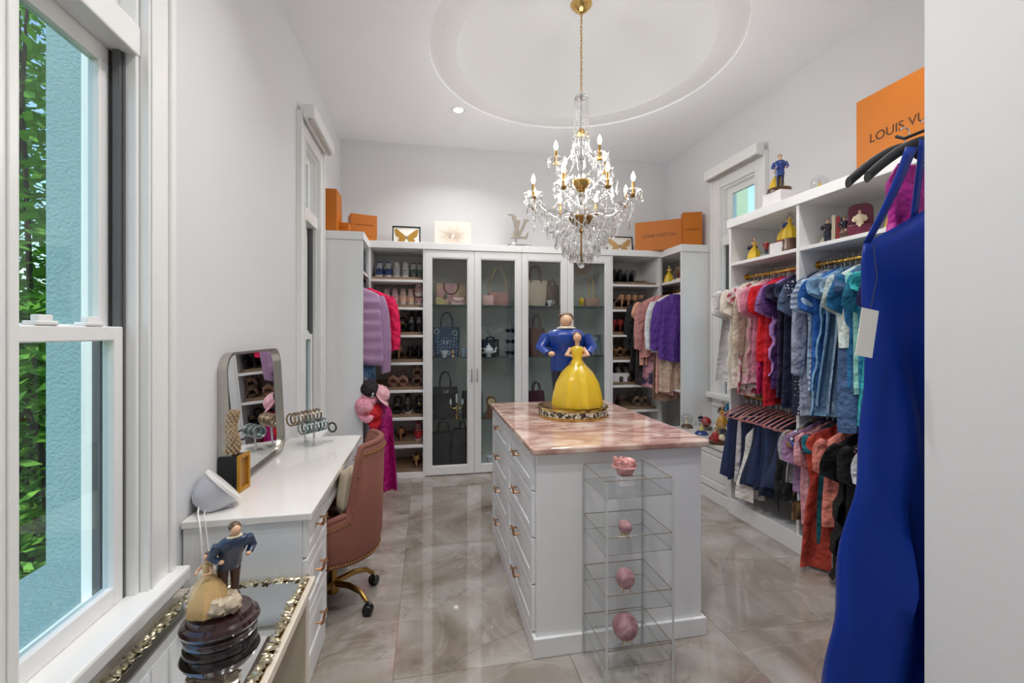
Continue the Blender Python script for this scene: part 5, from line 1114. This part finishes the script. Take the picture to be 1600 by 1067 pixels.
low2 = [
 ('pale grey tee nearest the divider on the lower rail', (176, 178, 184), 'short', .42, .21, {}),
 ('black patterned wrap dress beside the grey tee', BLKP, 'cap', .66, .20, {}),
 ('blue and white printed top on the lower rail', BWP, 'cap', .52, .20, {}),
 ('lilac jacket between printed top and pink blouse', (164, 130, 168), 'short', .46, .21, {}),
 ('black and rose floral long dress on the lower rail', pattern('rose_floral', 'noise', (40, 30, 34), (206, 136, 136), 18, .8), 'cap', .80, .19, dict(flare=.15)),
 ('soft pink long blouse on the lower rail', (226, 164, 172), 'short', .66, .21, {}),
 ('wine red dress behind the coral dress', (120, 24, 44), 'cap', .80, .19, {}),
 ('teal long dress behind the coral dress', (28, 110, 124), 'cap', .90, .205, {}),
 ('coral red long sleeveless dress reaching near the floor', (190, 72, 56), None, .885, .265, dict(waist=.1, xoff=-.04)),
 ('salmon pink blouse with rolled sleeves', (232, 138, 122), 'short', .60, .215, dict(t=.036)),
 ('black feather trimmed dress on the lower rail', (20, 19, 22), 'short', .88, .225, dict(ruffle=1.2, amp=.02)),
 ('long black jersey dress beside the blue gown', (16, 16, 19), 'short', .86, .215, dict(flare=.1)),
 ('white and black top behind the blue gown', (210, 212, 216), 'short', .64, .20, {}),
]
hang_row(low2, 2.60, 1.95, .97, 'pink velvet hanger on the lower rail of the near bay', 'pink hangers, near bay, lower rail', first=70, ys=[2.60, 2.575, 2.55, 2.53, 2.51, 2.485, 2.46, 2.44, 2.415, 2.325, 2.245, 2.15, 2.07])
tag(M().tube([(RX_ - .06, 2.90, .62), (RX_ - .09, 2.895, .45), (RX_ - .08, 2.89, .25), (RX_ - .06, 2.90, .17)], .004, 6).build('drawstring_cord', BLACK, None, smooth=True), 'black drawstring dangling below the jeans', 'cord')

# left corner wardrobe
PUFF = mat('lilac_puffer_nylon', (168, 132, 170), .45, var=.08, sheen=.1, coat=.1); HOTP = fabric('hot_pink_lining', (226, 16, 84)); MAG = fabric('magenta_satin', (168, 12, 110), .1, .45)
LX = -.66
hanger('white plastic hanger carrying the lilac puffer jacket', (LX, 4.47, 2.007), .0, HWHT, 'hangers in the corner wardrobe with jackets')
garment('puffer_jacket', 'lilac quilted puffer jacket sticking out of the corner wardrobe', 'jacket', (LX, 4.47, 2.007), .74, .235, PUFF, 'long', t=.055, quilt=.105, seed=3, rz=.12, slen=.74, amp=.005)
hanger('velvet hanger carrying the hot pink jacket', (LX + .06, 4.56, 2.007), .0, None, 'hangers in the corner wardrobe with jackets')
garment('hanging_jacket', 'hot pink jacket behind the lilac puffer jacket', 'jacket', (LX + .06, 4.56, 2.007), .62, .26, HOTP, 'long', t=.05, seed=4, rz=.1, slen=.52)
hanger('velvet hanger behind the hot pink jacket', (LX, 4.66, 2.007), .0, None, 'hangers in the corner wardrobe with jackets')
garment('hanging_jacket', 'dark plum jacket deep in the corner wardrobe', 'jacket', (LX, 4.66, 2.007), .66, .24, fabric('plum_jacket', (72, 34, 58)), 'long', t=.05, seed=6, rz=.05)
hanger('white hanger carrying the blue denim top', (LX - .03, 4.52, 1.78), .0, HWHT, 'hangers in the corner wardrobe with jackets')
garment('hanging_blouse', 'blue denim top hanging below the puffer jacket', 'top', (LX - .03, 4.52, 1.78), .72, .19, fabric('wash_denim', (92, 128, 168)), None, seed=8)
# coat hooks on the lower part with caps and a magenta dress
t = thing('hook_rack', 'dark hook rack holding caps and the magenta dress', 'hook rack', (-.70, 4.45, .99)); M().box(-.15, .15, -.012, .012, 0, .03).build('board', LBR, t, bevel=.003)
for x_ in (-.08, .0, .08, .13): M().tube([(x_, -.012, .015), (x_, -.04, .01), (x_, -.045, .03)], .004, 6).build('hook', BLACK, t, smooth=True)
def cap(label, loc, m_, brimm, rot, patch=None):
    t = thing('baseball_cap', label, 'cap', loc); t.rotation_euler = rot
    M().lathe([(.085, 0), (.088, .02), (.083, .05), (.066, .08), (.035, .098), (.001, .102)], n=24, sy=1.12).build('crown', m_, t, smooth=True)
    b = M(); rws = []
    for i in range(9):
        a = -1.15 + 2.3 * i / 8; rws.append([(.086 * math.sin(a), -.094 * math.cos(a), .005), (.09 * math.sin(a), -.094 * math.cos(a) - .04 * math.cos(a) ** .5, .002), (.075 * math.sin(a), -.094 * math.cos(a) - .08 * math.cos(a) ** .5, -.012)])
    o = b.sheet(rws).build('brim', brimm, t, smooth=True); o.modifiers.new('thickness', 'SOLIDIFY').thickness = .004
    M().ball((0, 0, .102), .008, 8, 5).build('top_button', m_, t, smooth=True)
    if patch: text(patch[0], patch[1], patch[2], t, (0, -.102, .04), (PI / 2 - .35, 0, 0), .003)
CP, CR_, CB, CLP = fabric('cap_pink', (226, 150, 168)), fabric('cap_red', (200, 20, 40)), fabric('cap_black', (34, 24, 32)), fabric('cap_pale_pink', (236, 180, 190))
cap('black cap with white number patch hanging above the pink caps', (-.545, 4.42, .96), CB, CP, (.75, .1, .55), ('5', .06, PAPER))
cap('pale pink cap on the side of the cap stack', (-.45, 4.44, .90), CLP, CLP, (.5, .5, .9))
cap('pink cap with red script in front of the red cap', (-.57, 4.37, .80), CP, CP, (.7, -.2, .2), ('abc', .03, CR_))
cap('red cap at the bottom of the cap stack', (-.51, 4.40, .74), CR_, CR_, (.8, .1, .5))
garment('hanging_dress', 'magenta satin dress hanging below the caps behind the velvet chair', 'dress', (-.44, 4.44, .90), .84, .11, MAG, None, t=.05, amp=.02, seed=11, rz=.2, flare=.12, xoff=.03)
tag(M().tube([(-.62, 4.42, 1.04), (-.58, 4.40, 1.06), (-.54, 4.41, 1.03), (-.56, 4.43, .98)], [.02, .03, .03, .015], 10).build('rolled_scarf', fabric('grey_scarf', (92, 92, 104)), None, smooth=True), 'dark grey scarf draped above the black cap', 'scarf')

# right corner wardrobe
rc = [('black long sleeved top deepest in the corner wardrobe', (24, 24, 28), .86, .25, 4.73, 'long'), ('dark grey jacket beside the black top', (62, 56, 58), 1.0, .20, 4.715, None), ('peach pink blouse in the corner wardrobe', (232, 178, 150), .80, .22, 4.685, 'short'), ('patchwork navy and pink dress in the corner wardrobe', pattern('patchwork', 'noise', (208, 150, 164), (44, 44, 76), 9, .8), 1.02, .19, 4.66, None), ('dusty rose long sleeved top in the corner wardrobe', (196, 138, 136), .70, .24, 4.625, 'long'), ('tan long skirt dress below the dusty rose top', (166, 132, 108), 1.16, .18, 4.59, None), ('white shirt with long sleeves in the corner wardrobe', (226, 232, 236), .62, .225, 4.525, 'long'), ('blush pink dress below the white shirt', (222, 168, 164), 1.10, .17, 4.56, None), ('purple blouse nearest the wardrobe end panel', (92, 54, 146), .72, .20, 4.45, 'long'), ('beige dress below the purple blouse', (206, 178, 158), 1.05, .16, 4.50, None)]
for i, (lb, c, L, w_, y, sl) in enumerate(rc):
    m_ = c if not isinstance(c, tuple) else fabric('rc%d' % i, c); cat = 'dress' if 'dress' in lb else 'jacket' if 'jacket' in lb else 'top'
    x = 2.70 - (.17 if y > 4.7 else .11 if y > 4.6 else .04); hanger('velvet hanger carrying the ' + ' '.join(lb.split()[:11]), (2.79, y, 1.987), 0, None, 'hangers in the purple blouse wardrobe')
    garment('hanging_' + {'top': 'blouse'}.get(cat, cat), lb, cat, (x, y, 1.987), L, w_, m_, sl, seed=i + 20, rz=-.12, t=.03, amp=.012, slen=(.52 if sl == 'long' else None))

# blue gown and the magenta one behind it
ROYAL = mat('royal_blue_satin', (0, 44, 138), .36, var=.08, vs=4, bump=.03, bs=300, spec=.3)
GX, GY = 1.715, 1.27
hk = thing('wall_hook', 'black hook on the wall end holding the blue gown', 'hook', (1.715, BY, 2.21)); M().box(-.02, .02, 0, .012, -.05, .05).build('plate', BLACK, hk, bevel=.003); M().tube([(0, .01, .0), (0, .10, .0), (0, .24, .0), (0, .27, .02)], .006, 8).build('peg', BLACK, hk, smooth=True)
def big_hanger(label, y, dz=0):
    t = thing('clothes_hanger', label, 'hanger', (GX, y, 2.225 + dz)); b = M(); rg = []
    for i in range(17):
        v_ = i / 8 - 1; rg.append([(v_ * .245 + 0 * p[0], p[0], -.055 - .14 * abs(v_) ** 1.5 + p[1]) for p in [(.013 * math.cos(a), .02 * math.sin(a)) for a in [2 * PI * j / 10 for j in range(10)]]])
    b.loft(rg).build('hanger_body', HBLK, t, smooth=True); put('hook', HOOK, CHROME, t)
big_hanger('black hanger carrying the royal blue gown', GY); big_hanger('second black hanger behind the blue gown', GY + .07, .004)
gw = thing('evening_gown', 'long royal blue satin gown hanging on the wall end', 'gown', (GX, GY, 0))
prof = [(1.80, .265, .02), (1.74, .268, .045), (1.62, .258, .07), (1.46, .248, .075), (1.30, .238, .075), (1.15, .245, .08), (.98, .262, .085), (.70, .298, .095), (.45, .338, .105), (.25, .365, .11), (.06, .39, .115)]
rg = []; n_ = 64
for i in range(41):
    z = 1.80 - (1.80 - .06) * i / 40
    for a_, b_ in zip(prof, prof[1:]):
        if a_[0] >= z - 1e-6 >= b_[0] - 1e-5: k = (a_[0] - z) / (a_[0] - b_[0]); W = a_[1] + (b_[1] - a_[1]) * k; D = a_[2] + (b_[2] - a_[2]) * k; break
    u = i / 40; A = .05 * sm((u - .25) / .4)
    ring = []
    for j in range(n_):
        a = 2 * PI * j / n_; x_ = W * math.cos(a); y_ = D * math.sin(a) * (1 + .0 * u) + A * (1.6 * abs(math.sin(x_ * 15 + 1.9 + 1.5 * u)) ** .7 - .8) + .012 * sm((u - .1) / .2) * math.sin(x_ * 40 + z * 9)
        zz_ = z
        if i <= 4: zz_ = z + (.14 * (1 - i / 5) * (1 - abs(math.cos(a))) if math.sin(a) < 0 else -.02)
        ring.append((x_, y_, zz_))
    rg.append(ring)
M().loft(rg, cap=False).build('gown_body', ROYAL, gw, smooth=1.4).modifiers.new('thickness', 'SOLIDIFY').thickness = .002
for s in (-1, 1):
    b = M(); rws = []
    for i in range(11):
        u = i / 10; c_ = Vector((s * .265, -.015, 1.80)).lerp(Vector((s * .10, -.03, 2.13)), u); c_.y -= .01 * math.sin(PI * u); wd = .012 + .010 * u
        rws.append([(c_.x - wd, c_.y, c_.z), (c_.x + wd, c_.y - .003, c_.z)])
    b.sheet(rws).build('strap', ROYAL, gw, smooth=True).modifiers.new('thickness', 'SOLIDIFY').thickness = .003
    b = M(); b.sheet([[(s * .06 - .014, -.035 + .003 * i, 2.155 - .0265 * i), (s * .06 + .014, -.035 + .003 * i, 2.155 - .0265 * i)] for i in range(11)]).build('halter_strap', ROYAL, gw, smooth=True).modifiers.new('thickness', 'SOLIDIFY').thickness = .003
tg = M().prism([(-.032, -.075), (.032, -.075), (.032, .075), (-.032, .075)], 'y', -.0008, .0008).tx(T(-.362, -.10, 1.50) @ RY(.17)); tg.build('price_tag', PAPER, gw)
M().tube([(-.35, -.10, 1.568), (-.30, -.08, 1.68), (-.255, -.03, 1.79)], .0012, 5).build('tag_string', BLACK, gw)
garment('hanging_blouse', 'short magenta top hanging behind the straps of the blue gown', 'top', (GX + .06, GY + .085, 2.19), .40, .13, fabric('bright_magenta', (190, 24, 150), .2, .5), None, seed=31, t=.02, neck=.07)

# ---------------------------------------------------------------- things on the vanity
t = thing('vanity_mirror', 'rounded rectangular mirror with brushed silver frame leaning on the wall', 'mirror', (-.905, 2.66, .7655)); t.rotation_euler = (0, -.05, 0)
def rr2(w_, h_, r_): return [(p[0], p[1]) for p in rrect(-w_ / 2, w_ / 2, 0, h_, r_, 8)]
o_, i_ = rr2(.78, .64, .10), [(p[0], p[1] + .012) for p in rr2(.756, .616, .088)]
b = M(); nn = len(o_); vv = [(-.028, *p) for p in o_] + [(.028, *p) for p in o_] + [(.028, *p) for p in i_] + [(-.028, *p) for p in i_]
b.add(vv, [(k * nn + j, k * nn + (j + 1) % nn, ((k + 1) % 4) * nn + (j + 1) % nn, ((k + 1) % 4) * nn + j) for k in range(4) for j in range(nn)]).build('frame', STEEL, t, smooth=.6)
M().prism(i_, 'x', -.004, .006).build('mirror_glass', MIRR, t)
t = thing('cone_speaker', 'pale grey cone shaped device with white cables on the vanity', 'speaker', (-.85, 2.085, .766), .5)
PG = mat('pale_grey_plastic', (196, 199, 208), .45, var=.02); CT = T(0, 0, .088) @ RY(.85)
M().lathe([(.001, -.108), (.034, -.106), (.056, -.092), (.07, -.06), (.082, -.01), (.084, 0)], n=32).tx(CT).build('cone_body', PG, t, smooth=True)
M().lathe([(.084, 0), (.09, .002), (.09, .013), (.084, .015), (.001, .015)], n=32).tx(CT).build('front_rim', TRIM, t, smooth=True)
M().box(-.06, .03, -.03, .03, 0, .016).build('foot', PG, t, bevel=.004)
M().tube([(-.08, -.03, .04), (-.088, -.07, .02), (-.088, -.12, .004), (-.085, -.14, -.03), (-.08, -.145, -.13), (-.085, -.14, -.25)], .003, 6).build('cable', TRIM, t, smooth=True); M().tube([(-.06, -.04, .02), (-.07, -.09, .006), (-.07, -.13, .003), (-.065, -.142, -.05), (-.055, -.145, -.16), (-.065, -.14, -.25)], .0025, 6).build('cable', TRIM, t, smooth=True)
t = thing('jewellery_box', 'black box with gold framed front under the beaded ornament', 'box', (-.885, 2.30, .7655), -.1)
M().box(-.05, .035, -.045, .045, 0, .165).build('body', BLACK, t, bevel=.004); b = M(); GW = mat('gilt_wood', (186, 132, 40), .35, .3, var=.15, vs=20)
for q in ((-.05, -.034, 0, .17), (.034, .05, 0, .17), (-.034, .034, 0, .018), (-.034, .034, .152, .17)): b.box(.035, .05, q[0], q[1], q[2], q[3])
b.build('gilt_frame', GW, t, bevel=.003); M().box(.033, .038, -.034, .034, .018, .152).build('inner_panel', mat('amber_panel', (150, 100, 34), .3, var=.2, vs=12), t)
t = thing('beaded_ornament', 'gold beaded bangle tower standing on the black box', 'ornament', (-.895, 2.295, .936)); BEAD = mat('champagne_beads', (202, 178, 146), .25, .6, var=.35, vs=60)
b = M()
for k in range(16):
    z = .008 + k * .0125; cx_ = .006 * math.sin(k * .5); rr_ = .026 if k > 3 else .031
    for j in range(10): a = 2 * PI * j / 10 + k * .3; b.ball((cx_ + rr_ * math.cos(a), rr_ * math.sin(a), z), .0072, 6, 4)
tag(b.build('bead_rows', BEAD, t, smooth=True), kind='stuff'); M().tube([(0, 0, .0), (0, 0, .205)], .022, 12).build('core', BEAD, t, smooth=True)
# bracelet holders with bracelets
def tbar(label, loc, rz, h_, L):
    t = thing('bracelet_stand', label, 'stand', loc, rz)
    M().box(-.05, .05, -.035, .035, 0, .006).build('foot', ACR, t); M().tube([(0, 0, .005), (0, 0, h_)], .006, 10).build('post', CHROME, t, smooth=True); M().tube([(-L / 2, 0, h_), (L / 2, 0, h_)], .016, 12).build('bar', ACR, t, smooth=True)
tbar('clear bracelet stand at the back of the vanity', (-.80, 3.20, .7655), .95, .19, .26); tbar('clear bracelet stand in front of the longer one', (-.725, 3.12, .7655), .9, .145, .22)
BCOL = [(176, 150, 120), (150, 130, 116), (196, 180, 160), (120, 104, 96), (170, 176, 178), (92, 110, 108), (130, 150, 150)]
def bracelet(label, c, loc, r_, rz, g):
    b = M(); rg_ = [(0, r_ * math.cos(2 * PI * j / 18), r_ * math.sin(2 * PI * j / 18)) for j in range(18)]; b.tube(rg_, .0055, 6, True)
    for j in range(0, 18, 2): b.ball(rg_[j], .0075, 6, 4)
    o = b.build('bracelet', mat('bracelet_%d%d%d' % c, c, .25, .7, var=.4, vs=60), None, smooth=True, loc=loc, rz=rz); tag(o, label, 'bracelet', g)
for k in range(8):
    u = -.11 + .03 * k; bracelet('gold and pearl bracelet on the rear stand, %s from the mirror' % ORD[k], BCOL[k % 3], (-.80 + u * math.cos(.95), 3.20 + u * math.sin(.95), .7655 + .19 - .018), .038, .95, 'bracelets on the rear stand')
for k in range(7):
    u = -.09 + .028 * k; bracelet('grey green beaded bracelet on the front stand, %s from the mirror' % ORD[k], BCOL[4 + k % 3], (-.725 + u * math.cos(.9), 3.12 + u * math.sin(.9), .7655 + .145 - .018), .037, .9, 'bracelets on the front stand')
t = thing('ring_cone', 'slanted clear rod stand holding one dark bracelet on the vanity', 'stand', (-.66, 3.20, .7655)); M().box(-.03, .03, -.03, .03, 0, .005).build('foot', ACR, t); M().tube([(-.05, 0, .004), (.0, 0, .06), (.03, -.01, .09)], .007, 8).build('rod', ACR, t, smooth=True)
bracelet('single dark beaded bracelet on the slanted rod', (70, 74, 76), (-.625, 3.185, .865), .030, 1.1, None)

# ---------------------------------------------------------------- mirrored tray and figure group on the console
t = thing('mirrored_tray', 'mirrored tray edged with silver gilt flowers on the console', 'tray', (-.675, 1.555, .511))
hx, hy = .198, .35
M().box(-hx, hx, -hy, hy, 0, .012).build('mirror_glass', MIRR, t)
M().box(-hx - .014, hx + .014, -hy - .014, hy + .014, 0, .005).build('backing', BRASS, t)
LFM = mat('silver_gilt', (206, 196, 168), .28, .85, var=.3, vs=40)
lf = M(); lf.loft([[(p[0] * k_, p[1] * k_, z_) for p in [(.0, -.02), (.010, -.008), (.011, .006), (0, .022), (-.011, .006), (-.010, -.008)]] for k_, z_ in ((1, 0), (.8, .006), (.15, .009))]); LEAFM = lf.mesh('gilt_leaf', smooth=True)
per = []
for s in (-1, 1):
    k = 0; y = -hy
    while y <= hy + .001: per.append((s * hx, y, 0)); y += .0205
    x = -hx + .02
    while x <= hx - .018: per.append((x, s * hy, 1)); x += .0205
for i, (x, y, ax) in enumerate(per):
    for q in (0, 1):
        o = put('gilt_leaf', LEAFM, LFM, t, (x + R.uniform(-.007, .007), y + R.uniform(-.007, .007), .011 + q * .006)); o.rotation_euler = (R.uniform(-.5, .5), R.uniform(-.5, .5), R.uniform(0, 6.28)); o.scale = (R.uniform(.7, 1.05),) * 3
sg = thing('figure_group_statue', 'statue of a couple in dark blue and cream on a polished wooden base', 'statue', (-.655, 1.60, .5235), .2)
MAH = mat('polished_mahogany', (48, 16, 18), .12, var=.2, vs=10, coat=.8)
M().lathe([(.098, 0), (.104, .008), (.104, .022), (.097, .028), (.108, .036), (.113, .048), (.108, .060), (.096, .066), (.094, .074), (.088, .082), (.001, .082)], n=40, sy=.92).build('wooden_base', MAH, sg, smooth=True)
b = M(); jitter_rock(b, (-.01, -.005, .105), (.078, .066, .04), 12); b.build('rockwork', cer('stone_cream', (206, 190, 166)), sg, smooth=True)
gent(sg, .02, .015, .115, .25, cer('slate_blue', (40, 62, 92)), rz=.5, lean=-.35, trousers=cer('umber2', (76, 50, 42)), wid=1.2)
lady(sg, -.032, -.022, .10, .19, cer('straw', (214, 178, 122)), rz=-.6, n=20, flutes=7, wid=1.15)
for k, (x, y, z, r_) in enumerate(((-.06, .03, .135, .036), (.035, -.04, .115, .03), (-.045, .045, .185, .03), (-.06, -.02, .12, .034), (.0, -.055, .12, .03))):
    b = M(); jitter_rock(b, (x, y, z), r_, 40 + k); b.build('drapery_fold', cer('stone_cream', (206, 190, 166)), sg, smooth=True)
